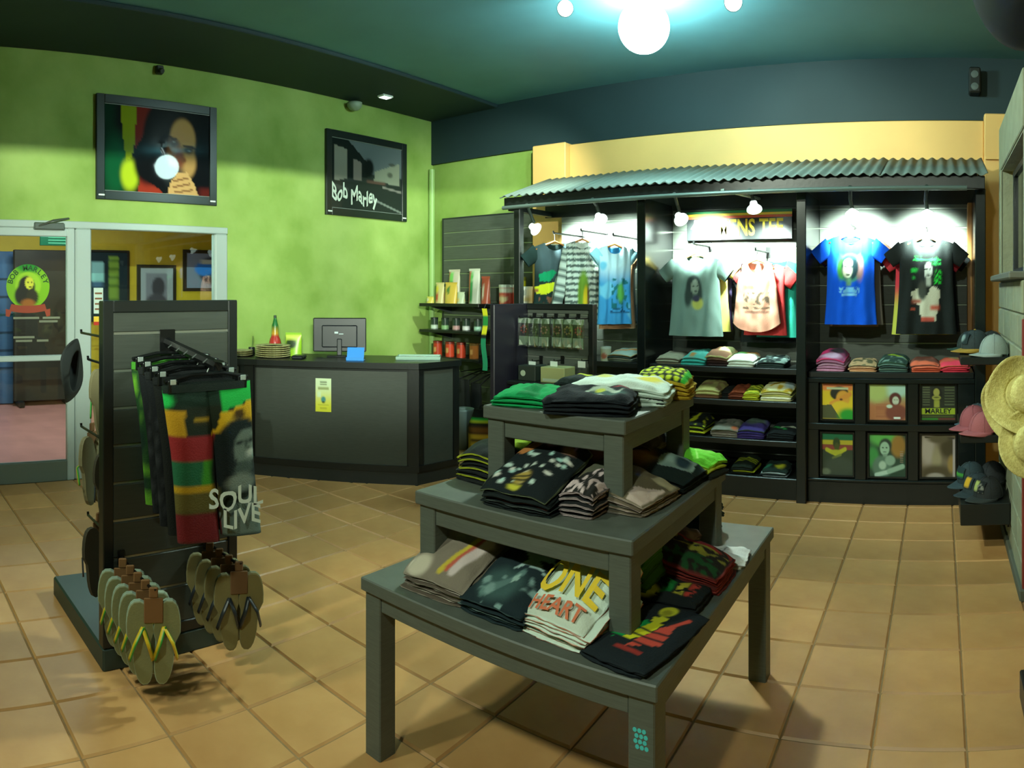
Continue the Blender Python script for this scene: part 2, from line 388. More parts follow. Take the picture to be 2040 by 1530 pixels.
w1 = thing('window_1', None, None, (LX, 2.5, 0)); struct(w1)
m = MB(); m.box(LX-.08, LX+.012, .6, 3.20, 2.12, 2.18, .006); m.build('head', AL, w1)
for a, b in ((1.728, 1.87), (3.07, 3.20)):
    m = MB(); m.box(LX-.08, LX+.012, a, b, 0, 2.12, .012); m.build('jamb', AL, w1)
m = MB(); m.box(LX-.06, LX, 1.87, 3.07, 0, .12, .006); m.build('bottom_rail', AL, w1)
m = MB(); m.box(LX-.034, LX-.026, 1.87, 3.07, .12, 2.12); m.build('pane', CLEAR, w1)
m = MB(); m.box(LX-.022, LX-.02, 1.90, 1.985, 1.40, 1.62); m.build('window_notice', mat('pale_notice', (190,206,196), .6), w1)
m = MB()
for k in range(4): m.box(LX-.0195, LX-.019, 1.91, 1.975, 1.43+k*.045, 1.445+k*.045)
m.build('notice_print', mat('brown_print', (120,80,50), .6), w1)
m = MB(); m.box(LX-.022, LX-.019, 1.90, 1.985, 1.33, 1.375, col=(226,190,60)); m.box(LX-.022, LX-.019, 1.90, 1.985, 1.30, 1.33, col=(180,50,34)); m.build('window_label', paper(), w1)
# the hall
HW = mat('hall_yellow_paint', (196,160,34), .6, var=.05)
m = MB(); m.box(-10.6, LX-.14, -1.6, 6.2, -.08, -.01); struct(m.build('hall_floor', mat('hall_red_floor', (190,124,116), .35, var=.12, vscale=3)))
m = MB(); m.box(-9.75, -9.6, -1.6, 6.2, 0, 3.3); struct(m.build('hall_wall_far', HW))
m = MB(); m.box(-9.75, LX-.14, 6.1, 6.2, 0, 3.3); m.box(-9.75, LX-.14, -1.6, -1.5, 0, 3.3); struct(m.build('hall_wall_side', HW))
m = MB(); m.box(-9.75, LX-.14, -1.6, 6.2, 3.2, 3.3); struct(m.build('hall_ceiling', mat('hall_ceiling_paint', (90,96,90), .8)))
def hallpic(name, px0, py0, px1, py1, layers, label, cat='picture', fr=.05, X=-9.58, nu=20, nv=24):
    a = atX(px0, py0, X); b = atX(px1, py1, X); y0, y1, z1, z0 = a.y, b.y, a.z, b.z
    z0 = min(z0, atX(px0, py1, X).z)
    t = thing(name, label, cat, (X, (y0+y1)/2, z0))
    m = MB(); m.box(X-.02, X+.02, y0, y0+fr, z0, z1); m.box(X-.02, X+.02, y1-fr, y1, z0, z1); m.box(X-.02, X+.02, y0+fr, y1-fr, z0, z0+fr); m.box(X-.02, X+.02, y0+fr, y1-fr, z1-fr, z1); m.build('frame', mat('dark_frame', (40,30,26), .4), t)
    m = print_sheet(layers, y0+fr, y1-fr, z0+fr, z1-fr, nu, nv); m.xf(Matrix(((0,1,0,X+.005),(1,0,0,0),(0,0,1,0),(0,0,0,1)))); m.build('print', paper(), t); return t
hallpic('picture_frame', 273, 527, 350, 640, [(150,150,160), ('r', .18,.12,.82,.9, (120,116,130)), ('e', .55,.38,.2,.2, (60,54,64)), ('e', .5,.75,.35,.25, (70,64,74))], 'brown framed grey portrait on the yellow hall wall')
hallpic('picture_frame', 365, 497, 470, 580, [(126,132,160), ('e', .55,.5,.3,.4, (40,44,60)), ('e', .38,.45,.2,.2, (40,120,220), .2), ('r', .3,.2,.75,.3, (190,190,190))], 'black framed picture with a painted blue reflection, right end of hall wall')  # blue ellipse is a painted reflection of the blue shirt
hallpic('notice_board', 150, 497, 257, 640, [(24,40,48), ('r', .28,.16,.52,.42, (150,200,196)), ('r', .62,.05,.82,.95, (130,160,60)), ('s', 14, .25, (90,120,40), (.62,.05,.82,.95)), ('r', .3,.45,.5,.52, (70,100,130)), ('r', .36,.72,.84,.9, (30,110,200)), ('r', .3,.6,.5,.68, (50,70,90))], 'dark notice board with pale card and yellow strip on hall wall', 'board', .03)
a = atX(28, 497, -9.2); b = atX(147, 800, -9.2)
t = thing('display_board', 'tall dark brown display board standing in the hall behind the door', 'board', (-9.25, (a.y+b.y)/2, 0))
m = MB(); m.box(-9.28, -9.2, a.y, b.y, .06, a.z, .01); m.build('panel', mat('dark_brown_board', (44,36,28), .5, var=.2, vscale=3), t)
m = MB(); m.box(-9.4, -9.06, a.y+.05, a.y+.12, 0, .07); m.build('foot', BLACK(), t); m = MB(); m.box(-9.4, -9.06, b.y-.12, b.y-.05, 0, .07); m.build('foot', BLACK(), t)
a0 = atX(-60, 500, -9.4); b0 = atX(27, 722, -9.4)
t = thing('street_backdrop', 'added bluish showcase at the left edge of the hall', 'backdrop', (-9.4, (a0.y+b0.y)/2, 0))  # blue block added in place of the street view beyond the hall
m = MB(); m.box(-9.56, -9.4, a0.y, b0.y, 0, a0.z, .01); m.build('cabinet', mat('slate_blue_backdrop', (66,96,132), .3, var=.2, vscale=2), t)
m = MB()
for k in range(6): m.box(-9.4, -9.385, a0.y, b0.y, .5+.25*k, .52+.25*k)
m.build('shelf', mat('dark_blue_bar', (30,50,76), .4), t)
a = atX(80, 471, -8.0); b = atX(144, 490, -8.0)
t = thing('exit_sign', 'green hanging sign under the hall ceiling behind the door', 'sign', (-8, (a.y+b.y)/2, b.z))
m = MB(); m.box(-8.03, -8, a.y, b.y, b.z, a.z, .004); m.build('sign_board', mat('sign_green', (10,90,60), .4), t)
m = MB()
for k in range(3): m.box(-7.999, -7.998, a.y+.1, b.y-.06, b.z+.025+.035*k, b.z+.037+.035*k)
m.build('sign_text', mat('sign_pale', (90,170,130), .5), t)
m = MB(); m.tube([(-8.015, a.y+.05, a.z-.005), (-8.015, a.y+.05, 3.2)], .006, 6); m.tube([(-8.015, b.y-.05, a.z-.005), (-8.015, b.y-.05, 3.2)], .006, 6); m.build('hanging_rod', STEEL(), t)
# ------------------------------------------------------------------ posters on the left wall
def wall_poster(y0, y1, z0, z1, layers, label, nu=70, nv=54, pins=True, b=.075):
    t = thing('framed_poster', label, 'poster', (LX, (y0+y1)/2, z0)); X = LX
    fm = mat('black_poster_frame', (26,36,34), .3)
    for bx in ((y0,y0+b,z0,z1),(y1-b,y1,z0,z1),(y0+b,y1-b,z0,z0+b),(y0+b,y1-b,z1-b,z1)):
        m = MB(); m.box(X, X+.035, *bx, .004); m.build('frame_bar', fm, t)
    m = print_sheet(layers, y0+b, y1-b, z0+b, z1-b, nu, nv); m.xf(Matrix(((0,1,0,X+.022),(1,0,0,0),(0,0,1,0),(0,0,0,1)))); m.build('print', glossy_print(), t)
    m = MB(); e = .006
    m.box(X+.02, X+.028, y0+b, y1-b, z0+b, z0+b+e); m.build('fillet', mat('grey_fillet', (120,130,126), .4), t); m = MB(); m.box(X+.02, X+.028, y0+b, y1-b, z1-b-e, z1-b); m.build('fillet', mat('grey_fillet'), t)
    for yy in (y0+.045, y1-.045):
        m = MB(); m.box(X+.035, X+.042, yy-.028, yy+.028, z0+.03, z0+.045, .003); m.build('clip', mat('white_clip', (230,240,236), .3), t)
    return t
SK = (176,138,84)
wall_poster(1.906, 3.07, 2.373, 3.272, [(14,18,20), ('r', -.1,-.1,.10,1.1, (10,44,30), .10), ('e', .11,.72,.11,.34, (14,84,48), .5), ('p', [(.15,0),(.34,0),(.25,.60),(.2,.64),(.16,.3)], (124,144,16)), ('p', [(.29,0),(.44,0),(.36,.32),(.28,.5)], (112,32,24)),
    ('e', .23,.80,.08,.18, (176,200,40), .35), ('p', [(.30,1.01),(.33,.80),(.52,.96),(.54,1.01)], (150,50,34)), ('e', .50,.40,.15,.46, (13,15,18), .12), ('e', .40,.66,.13,.24, (13,15,18), .25), ('e', .53,.80,.14,.12, (13,15,18), .3), ('e', .93,.5,.09,.6, (13,16,20), .3),
    ('e', .735,.34,.125,.25, SK, .14), ('e', .655,.52,.08,.16, (132,86,52), .3), ('e', .76,.60,.105,.2, SK, .2), ('e', .70,.56,.05,.14, (120,66,44), .5), ('e', .64,.38,.055,.055, (64,40,32), .5), ('e', .645,.375,.014,.010, (120,110,104), .4), ('e', .79,.455,.055,.045, (58,40,28), .5), ('e', .80,.46,.014,.010, (120,110,104), .4),
    ('l', .60,.32,.67,.335,.012, (50,32,24)), ('l', .75,.405,.85,.42,.012, (50,32,24)), ('e', .74,.58,.028,.03, (112,70,46), .5), ('e', .66,.80,.10,.13, (34,40,42), .5), ('p', [(.58,1.01),(.62,.84),(.68,.74),(.78,.72),(.84,.84),(.90,1.01)], (200,160,104)), ('l', .64,.84,.78,.79,.010, (120,80,50)), ('l', .64,.91,.80,.86,.010, (120,80,50)), ('l', .66,.97,.83,.93,.010, (120,80,50)), ('r', .90,.9,1.1,1.1, (90,30,26), .08)],
    'large framed colour portrait above the shop door, left of two')
p2 = wall_poster(4.35, 5.517, 2.376, 3.258, [(44,52,50), ('r', 0,0,1,.45, (96,108,112), .03), ('p', [(0,0),(.22,.0),(.55,.36),(.5,.5),(0,.6)], (26,34,32)), ('p', [(.03,.1),(.21,.14),(.21,.56),(.03,.62)], (128,130,120)), ('p', [(.3,.26),(.40,.3),(.41,.56),(.3,.56)], (128,122,116)), ('e', .51,.36,.07,.13, (20,28,26), .25), ('p', [(.6,.4),(.97,.22),(.97,.56),(.58,.55)], (140,146,130)), ('e', .85,.26,.05,.02, (70,76,68), .4), ('e', .82,.42,.04,.04, (90,94,84), .4),
    ('r', .48,.54,.75,.6, (96,74,66), .03), ('p', [(0,.6),(1,.58),(1,1),(0,1)], (38,46,42)), ('l', .72,.62,.98,.66,.015, (120,120,114)), ('l', .58,.82,.98,.97,.014, (116,126,120)), ('l', .02,.68,.2,.72,.03, (60,66,62))],
    'framed black and white street photograph with white signature, right of two')
WSIG = mat('white_signature', (196,210,200), .5)
lettering('Bob Marley', .15, lambda x, y: (LX+.024, 4.74+x*.92, 2.60+y*1.5+.03*math.sin(x*30)-.06*x), WSIG, p2, 'signature')
# small fittings high on the left wall
t = thing('downlight', 'small square white downlight in the dark ceiling strip', 'lamp', (-5.08, 4.82, CZ-.06))
m = MB(); m.box(-5.13, -5.03, 4.75, 4.89, CZ-.055, CZ-.034, .006); m.build('trim_ring', mat('white_clip'), t)
m = MB(); m.box(-5.12, -5.04, 4.77, 4.87, CZ-.058, CZ-.054); m.build('lens', mat('lit_lens', (235,255,250), emit=3), t)
m = MB(); m.lathe([(.0,-.06),(.05,-.05),(.075,-.02),(.08,.0),(.08,.02)], 18, (LX+.09, 4.68, 3.54)); m.box(LX, LX+.06, 4.64, 4.72, 3.53, 3.57)
tag(m.build('dome_camera', mat('pale_plastic', (150,170,150), .4), smooth=True, loc=(LX, 4.68, 3.5)), 'pale dome camera on the green wall above the second poster', 'camera')
m = MB(); m.box(LX, LX+.05, 2.46, 2.53, 3.50, 3.575, .01); m.tube([(LX+.05, 2.495, 3.53), (LX+.09, 2.495, 3.51)], .02, 8)
tag(m.build('wall_sensor', mat('dark_plastic', (40,52,46), .5), loc=(LX, 2.495, 3.5)), 'tiny dark sensor at the top of the green wall between the posters', 'sensor')
# ------------------------------------------------------------------ ceiling lamps and fittings
WHOT = mat('lamp_glow', (225,255,250), emit=40)
def track_lamp(x, y, z, r, label, tgt, em=WHOT):
    t = thing('track_spotlight', label, 'lamp', (x, y, CZ), group='bright ceiling spotlights')
    d = (Vector(tgt)-Vector((x,y,z))).normalized(); q = d.to_track_quat('Z','Y').to_matrix().to_4x4(); M_ = Matrix.Translation((x,y,z)) @ q
    m = MB(); m.lathe([(r*.45,-r*2.2),(r*.6,-r*2.1),(r*.75,-r),(r*1.04,0),(r*1.0,.0),(r*.7,-r*.9),(r*.3,-r*1.2)], 20).xf(M_); m.build('lamp_head', mat('dark_plastic'), t, smooth=True)
    m = MB(); m.lathe([(.001,-.01),(r*.6,.0),(r*.97,-.012),(r*.9,-.03),(.001,-.04)], 20).xf(M_); m.build('lens', em, t, smooth=True)
    m = MB(); m.tube([(x,y,CZ),(x,y,z+r*1.2)], .012, 8); m.lathe([(.05,CZ-.02),(.05,CZ)], 14, (x,y,0)); m.build('stem', mat('dark_plastic'), t); return t
t = thing('globe_lamp', 'large glaring white globe lamp hanging from the ceiling', 'lamp', (LAMP_MAIN[0], LAMP_MAIN[1], CZ))
m = MB(); m.lathe([(.002,-.175)]+[(.175*math.cos(a*PI/24), .175*math.sin(a*PI/24)) for a in range(-11, 12)]+[(.002,.175)], 28, LAMP_MAIN); m.build('globe', mat('globe_glow', (212,255,246), emit=105), t, smooth=True)
m = MB(); m.lathe([(.05,CZ-.07),(.07,CZ-.03),(.07,CZ)], 18, (LAMP_MAIN[0], LAMP_MAIN[1], 0)); m.build('ceiling_mount', mat('dark_plastic'), t, smooth=True)
track_lamp(-2.40, 3.93, 3.50, .055, 'small white ceiling spotlight left of the glaring one', (-1.5, 2.0, 2.4))
track_lamp(-1.34, 4.30, 3.50, .06, 'small white ceiling spotlight right of the glaring one', (-.8, 2.0, 2.4))
t = thing('air_duct', 'black rounded duct end hanging from the ceiling at the top right', 'duct', (.42, 2.5, 3.0))
m = MB(); m.grid(lambda u, v: (.37+.25*math.cos(2*PI*u)*(1-.22*sm((v-.88)*8)**2), .6+2.35*v, 2.85+.27*math.sin(2*PI*u)*(1-.22*sm((v-.88)*8)**2)), 28, 24, wrap=True)
m.add([(.37+.195*math.cos(2*PI*k/28), 2.951, 2.85+.21*math.sin(2*PI*k/28)) for k in range(28)], [tuple(range(28))]); m.build('duct_body', mat('black_duct', (22,28,26), .8, spec=.2), t, smooth=True)
m = MB()
m.box(.35, .39, 2.2, 2.23, 3.10, CZ); m.build('duct_strap', STEEL(), t)
a = atY(1941, 165, BY-.06)
t = thing('loudspeaker', 'small black loudspeaker high on the black wall strip, top right', 'speaker', (a.x, BY-.06, a.z-.12))
m = MB(); m.box(a.x-.05, a.x+.05, BY-.16, BY-.03, a.z-.11, a.z+.11, .012); m.build('cabinet', mat('speaker_black', (22,28,27), .5), t)
for dz in (-.06, .045):
    m = MB(); m.lathe([(.001,-.002),(.03,0),(.034,.006)], 14, (a.x, BY-.166, a.z+dz), axis='y'); m.build('driver', mat('speaker_cone', (90,100,98), .3), t)
# ================================================================== SLATWALL FIXTURES
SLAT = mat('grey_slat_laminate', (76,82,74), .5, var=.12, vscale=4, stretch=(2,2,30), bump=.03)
SLAT_DIM = mat('shaded_slat_laminate', (48,53,47), .5, var=.12, vscale=4, stretch=(2,2,30), bump=.03)  # darker copy of the slat laminate; the gondola's dim light is in its colour
STRIP = mat('slat_groove_aluminium', (150,156,146), .3, .7)
PITCH = .158
def slats(parent, axis, a0, a1, c, z0, z1, face=-1, th=.018, ztop=None, name='slat', mt=None):
    """boards between z0 and z1 on plane axis=c, facing 'face' direction; top edges of grooves at ztop-k*PITCH"""
    edges = []; z = (ztop if ztop is not None else z1)
    while z > z1-.02: z -= PITCH
    zs = [z1]
    while z > z0+.03: zs.append(z); z -= PITCH
    zs.append(z0)
    for k in range(len(zs)-1):
        hi = zs[k]-(.006 if k else 0); lo = zs[k+1]+(.006 if k < len(zs)-2 else 0); lo_, hi_ = lo, hi
        m = MB(); p, q = (c, c+face*th) if face > 0 else (c+face*th, c)
        if axis == 'Y': m.box(a0, a1, p, q, lo_, hi_, .003)
        else: m.box(p, q, a0, a1, lo_, hi_, .003)
        m.build(name, mt or SLAT, parent)
        if k:
            m = MB(); p, q = (c, c+face*th*.6) if face > 0 else (c+face*th*.6, c)
            if axis == 'Y': m.box(a0, a1, p, q, zs[k]-.0055, zs[k]+.0055)
            else: m.box(p, q, a0, a1, zs[k]-.0055, zs[k]+.0055)
            m.build('groove_strip', STRIP, parent)
    m = MB(); p, q = (c-.012, c) if face > 0 else (c, c+.012)
    if axis == 'Y': m.box(a0, a1, p, q, z0, z1)
    else: m.box(p, q, a0, a1, z0, z1)
    m.build('backing_board', BLACK(), parent)
# --- gondola with shorts and flip flops (left foreground)
GX = -2.69
gd = thing('slatwall_gondola', 'dark free-standing slat gondola holding board shorts and flip flops', 'display stand', (-2.9, 1.29, 0))
m = MB(); m.box(-3.45, GX+.01, .965, 1.615, 0, .10, .008); m.build('base_shelf', mat('dark_green_base', (34,54,50), .45), gd)
for a, b, z0, z1 in ((.965, 1.012, .10, 1.555), (1.568, 1.615, .10, 1.555), (1.012, 1.568, 1.505, 1.555), (1.012, 1.568, .10, .15)):
    m = MB(); m.box(GX-.045, GX+.012, a, b, z0, z1, .004); m.build('frame_bar', BLACK(), gd)
slats(gd, 'X', 1.012, 1.568, GX-.01, .15, 1.505, 1, ztop=1.417, mt=SLAT_DIM)
m = MB(); m.box(GX-.03, GX-.024, 1.012, 1.568, .15, 1.505); m.build('rear_board', BLACK(), gd)
HK = mat('black_hook', (14,16,16), .35, .3)
def hook(parent, p0, p1, r=.006, tip=.015, plate=(.03,.06)):
    p0, p1 = Vector(p0), Vector(p1); d = (p1-p0).normalized(); m = MB(); m.tube([p0, p1, p1+d*.004+Vector((0,0,tip))], r, 7)
    s_ = Vector((-d.y, d.x, 0)).normalized(); 
    if plate: m.box(-plate[0]/2, plate[0]/2, -.003, .003, -plate[1]/2, plate[1]/2); k = len(m.v)-8; M_ = Matrix.Translation(p0) @ Matrix(((s_.x, d.x, 0, 0),(s_.y, d.y, 0, 0),(0,0,1,0),(0,0,0,1))); m.v[k:] = [tuple(M_ @ Vector(v)) for v in m.v[k:]]
    return m.build('display_hook', HK, parent)
hook(gd, (GX+.012, 1.26, 1.375), (GX+.46, 1.26, 1.315), .021, .02, (.07, .11))
hook(gd, (GX+.012, 1.045, .475), (GX+.36, 1.045, .47)); hook(gd, (GX+.012, 1.455, .475), (GX+.30, 1.455, .47))
for z in (1.40, .96): hook(gd, (GX-.045, .99, z), (GX-.36, .99, z))
for z in (1.285, .575): hook(gd, (GX-.045, .99, z), (GX-.26, .99, z))
# --- board shorts on clip hangers
def shorts(name, X, yc, ztop, L, W, layers, side, label, group, lettering_rows=None, detail=True, swing=.12):
    t = thing(name, label, 'shorts', (X, yc, ztop-L), 0, group); mb = MB(); nu, nv = (40, 44) if detail else (20, 16)
    for sg in (-1, 1):
        def fn(u, v, sg=sg):
            a = 2*PI*u; cx = sg*W*(.25+.045*v); hw = W*(.255+.055*v); sp = max(0, v-.42)*W*.07
            y = cx+sg*sp+hw*math.cos(a); y += swing*v*sm(.5-y/W); x = .034*math.sin(a)*(.4+.6*min(1, v*3))*(1+.25*math.sin(9*y/W+sg))+.006*math.sin(5*v+7*y)
            return (X+x, yc+y, ztop-L*v*(1+.015*math.cos(a*1))-.012*(1-v)*math.cos(PI*(y/W)))
        def cf(u, v, sg=sg):
            p = fn(u, v); a = 2*PI*u
            return paint(layers, (p[1]-yc)/(W*1.14)+.5, v) if math.sin(a) > -.02 else lin(side)
        mb.grid(fn, nu, nv, cf, wrap=True)
    mb.build('garment', cloth(), t, smooth=True)
    m = MB(); m.grid(lambda u, v: (X+.03*math.sin(2*PI*u), yc+.5*W*1.0*math.cos(2*PI*u), ztop+.004-.03*v), 30, 1, wrap=True, col=side); m.build('waistband', cloth(), t, smooth=True)
    return t
def clip_hanger(X, yc, z, W, label, hz):
    t = thing('clip_hanger', label, 'hanger', (X, yc, z), 0, 'black clip hangers on the gondola arm'); pl = mat('hanger_black', (12,14,14), .3)
    m = MB(); m.tube([(X, yc-W/2, z+.015), (X, yc-W*.2, z+.035), (X, yc+W*.2, z+.035), (X, yc+W/2, z+.015)], .008, 8); m.build('bar', pl, t)
    m = MB(); m.tube([(X, yc, z+.035), (X, yc, hz-.03), (X, yc+.018, hz+.006), (X, yc, hz+.022), (X, yc-.018, hz+.008)], .003, 6); m.build('hook', STEEL(), t)
    for s_ in (-1, 1):
        m = MB(); m.box(X-.016, X+.016, yc+s_*W*.42-.02, yc+s_*W*.42+.02, z-.03, z+.02, .004); m.build('clip', pl, t)
        m = MB(); m.box(X+.016, X+.019, yc+s_*W*.42-.012, yc+s_*W*.42+.012, z+.004, z+.024, .002); m.build('clip_spring', mat('bright_steel', (210,225,220), .25, .7), t)
GREEN, GOLD, RED, DK = (24,150,60), (206,160,30), (140,36,38), (16,20,20)
front_l = [(30,40,30), ('r', 0,.0,1,.12, (24,44,34), .03), ('p', [(.62,0),(1.05,0),(1.05,.11),(.6,.17)], (34,170,70)), ('e', .04,.09,.11,.05, (34,180,80), .3), ('r', 0,.15,.25,.3, (184,140,30), .01), ('p', [(.6,.18),(1.05,.11),(1.05,.29),(.52,.3)], (206,164,30)), ('e', .80,.2,.07,.03, (70,50,16), .3), ('p', [(.25,.12),(.62,.12),(.56,.28),(.28,.28)], (30,38,26)), ('r', .34,.19,.5,.22, (150,120,30), .02),
    ('r', .0,.31,.55,.46, (140,40,42), .01), ('r', 0,.465,.55,.62, (34,96,64), .01), ('r', .42,.465,.56,.62, (60,140,40), .02), ('r', .0,.625,.6,.67, (176,140,30), .01), ('r', .0,.67,.62,.80, (90,84,40), .02), ('r', 0,.81,.65,1, (104,30,34), .03), ('p', [(.62,.82),(1.05,.72),(1.05,1),(.66,1)], (96,112,104)),
    ('e', .80,.42,.27,.20, (24,36,36), .1), ('e', .66,.54,.15,.15, (26,36,38), .2), ('e', .96,.6,.14,.1, (26,36,38), .2), ('e', .88,.42,.15,.115, (110,126,116), .12), ('e', .80,.39,.05,.016, (30,40,38), .4), ('e', .95,.38,.05,.016, (30,40,38), .4), ('l', .88,.38,.9,.44,.014, (60,74,68)), ('e', .93,.465,.06,.014, (190,200,190), .3), ('e', .86,.56,.11,.05, (70,86,80), .3), ('e', .82,.65,.16,.06, (120,132,122), .3)]
sh = shorts('board_shorts', GX+.40, 1.245, 1.245, .60, .375, front_l, (24,34,30), 'front board shorts striped gold red and green with grey portrait', 'shorts on the gondola arm')
WH = mat('white_fabric_print', (216,230,220), .85)
for s_, z, yc_, sz_ in (('SOUL', .80, 1.35, .115), ('LIVE', .725, 1.375, .11)): lettering(s_, sz_, lambda x, y: (GX+.40+.043, yc_+x*.85, z+y*.9+.01*math.sin(x*40)), WH, sh)
clip_hanger(GX+.40, 1.245, 1.245, .36, 'clip hanger of the front striped shorts', 1.315)
grn = [(26,60,30), ('n', 14, .05, (90,150,40), (0,0,1,1), 3), ('n', 20, .1, (16,40,30), (0,0,1,1), 8)]
blk = [(20,24,26), ('n', 16, .15, (44,48,50), (0,0,1,1), 5)]
for k, (X, ly, sd, lb, L) in enumerate(((GX+.31, [(22,26,24)], (20,24,24), 'plain black shorts directly behind the striped front pair', .62), (GX+.235, blk, (24,28,28), 'dark patterned shorts, third from the front on the arm', .62), (GX+.165, blk, (26,30,30), 'dark patterned shorts, fourth from the front on the arm', .60), (GX+.09, grn, (60,130,40), 'green patterned shorts nearest the gondola panel', .60))):
    shorts('board_shorts', X, 1.245, 1.265+.012*k, L, .37, ly, sd, lb, 'shorts on the gondola arm', detail=False)
    clip_hanger(X, 1.245, 1.265+.012*k, .36, lb.replace('shorts', 'clip hanger of the shorts', 1), 1.325+.008*k)
# --- flip flops hung in pairs
def sole_outline(n=26):
    P = []
    for k in range(n):
        a = 2*PI*k/n; y = math.sin(a); wd = .055 if y > 0 else .042
        wd *= 1-.14*math.exp(-((y+.15)/.3)**2); P.append((wd*math.cos(a)*(abs(math.cos(a))**-.25 if abs(math.cos(a)) > .05 else 1), .158*y))
    return P
def flip_flops(label, sole_col, rim_col, strap_cols, group, card=(120,84,46)):
    t = thing('flip_flops', label, 'flip flops', (0,0,0), 0, group)      # local: x = outward normal, y = across, hangs from z=0 down
    for s_ in (-1, 1):
        P = sole_outline(); m = MB(); n = len(P); yc = s_*.046; rot = -s_*.10
        pts = [(yc+x*math.cos(rot)-y*math.sin(rot), -.175+x*math.sin(rot)+y*math.cos(rot)) for x, y in P]
        vs = [(-.010, a, b) for a, b in pts]+[(.0, a, b) for a, b in pts]+[(.010, a, b) for a, b in pts]+[(.012, yc+(a-yc)*.93, -.175+(b+.175)*.96) for a, b in pts]
        fs = [tuple(range(n-1,-1,-1)), tuple(range(3*n, 4*n))]
        for k in range(3): fs += [(k*n+i, k*n+(i+1)%n, (k+1)*n+(i+1)%n, (k+1)*n+i) for i in range(n)]
        cs = [lin(rim_col)]*n+[lin((rim_col[0]*.8, rim_col[1]*.8, rim_col[2]*.8))]*n+[lin(rim_col)]*n+[lin(sole_col)]*n
        m.add(vs, fs, cs); so = m.build('sole', mat('printed_foam', rough=.8, vcol=True, bump=.1, bscale=120), t)
        for q in (-1, 1):
            m = MB(); c0 = strap_cols[0]; a0 = (.014, yc-s_*.006, -.115); a1 = (.045, yc+q*.026, -.165); a2 = (.016, yc+q*.044, -.235)
            pts_ = [Vector(a0).lerp(Vector(a1), k/4) for k in range(4)]+[Vector(a1).lerp(Vector(a2), k/4) for k in range(5)]
            m.tube(pts_, .0095, 8, flat=.45); nn = 8
            m.c = [lin(strap_cols[min(len(strap_cols)-1, int((i % nn)/nn*len(strap_cols)))]) for i in range(len(m.v))]; m.build('strap', mat('printed_rubber', rough=.4, vcol=True), t, smooth=True)
    m = MB(); m.box(.012, .018, -.036, .036, -.10, -.005, .003); m.box(.010, .02, -.017, .017, -.005, .035, .004); m.build('hang_card', mat('brown_card_%d' % card[0], card, .8), t)
    return t
RST = [(200,170,30), (30,140,50), (160,40,34)]; SOLE = (124,126,86); 
ff1 = flip_flops('front pair of flip flops with red gold and green straps, left hook', SOLE, (150,170,150), RST, 'flip flops on the left hook')
ff1.location = (GX+.345, 1.045, .455); ff1.rotation_euler.z = -.36
for k, nm in ((1,'second'),(2,'third'),(3,'fourth'),(4,'rearmost')): dup(ff1, (GX+.345-.068*k, 1.045-.004*k, .455+.003*k), -.36+R.uniform(-.06,.06), f'{nm} pair of flip flops from the front on the left hook')
ff2 = flip_flops('front pair of brown flip flops with dark straps, right hook', (116,108,66), (122,120,86), [(30,36,40)], 'flip flops on the right hook', (100,72,42))
ff2.location = (GX+.285, 1.455, .455); ff2.rotation_euler.z = -.40
for k, nm in ((1,'second'),(2,'third'),(3,'rearmost')): dup(ff2, (GX+.285-.075*k, 1.455-.004*k, .455+.003*k), -.40+R.uniform(-.05,.05), f'{nm} pair of brown flip flops from the front, right hook')
# rear of the gondola: cap disc and flip flops seen edge-on
ff3 = flip_flops('flip flops with green and gold straps hung behind the gondola', SOLE, (130,124,90), RST, None); ff3.location = (GX-.27, 1.025, .955); ff3.rotation_euler.z = 3.7
ff4 = dup(ff3, (GX-.16, 1.06, 1.27), 3.3, 'pale flip flops hung high on the rear side of the gondola')
ff5 = flip_flops('dark camouflage flip flops hung low behind the gondola', (50,54,40), (60,56,40), [(26,34,40)], None); ff5.location = (GX-.21, 1.035, .56); ff5.rotation_euler.z = 3.5
ff6 = dup(ff5, (GX-.15, 1.075, .90), 3.3, 'dark flip flops close behind the gondola edge, middle hook')
def sun_hat(loc, axis, rb, col, label, name='straw_hat', hcr=.11, rcr=.095, mt=None, up=1, wav=.012, seed=0):
    q = Vector(axis).normalized().to_track_quat('Z', 'Y').to_matrix().to_4x4(); t = thing(name, label, 'hat', loc); M_ = Matrix.Translation(loc) @ q
    m = MB(); n = 40
    def brim(u, v):
        a = 2*PI*u; r = rcr+(rb-rcr)*v; return (r*math.cos(a), r*math.sin(a), wav*v*math.sin(3*a+seed)+.02*v*v)
    m.grid(brim, n, 7, wrap=True, col=col); m.xf(M_); o = m.build('brim', mt, t, smooth=True); s_ = o.modifiers.new('t', 'SOLIDIFY'); s_.thickness = .004
    m = MB(); m.lathe([(rcr,0),(rcr*.99,hcr*.5),(rcr*.93,hcr*.85),(rcr*.75,hcr*1.0),(.002,hcr*.97)], n); m.f.pop(-2); m.xf(M_); m.build('crown', mt, t, smooth=True)
    m = MB(); m.lathe([(rcr+.002,.004),(rcr+.003,.03),(rcr,.031)], n); m.f.pop(); m.f.pop(); m.xf(M_); m.build('hat_band', mt, t, smooth=True); return t
sun_hat((GX-.33, .955, 1.225), (-.60, -.84, .06), .15, DK, 'black brimmed hat hung edge-on behind the gondola', 'sun_hat', hcr=.05, mt=mat('black_felt', (22,28,26), .9))
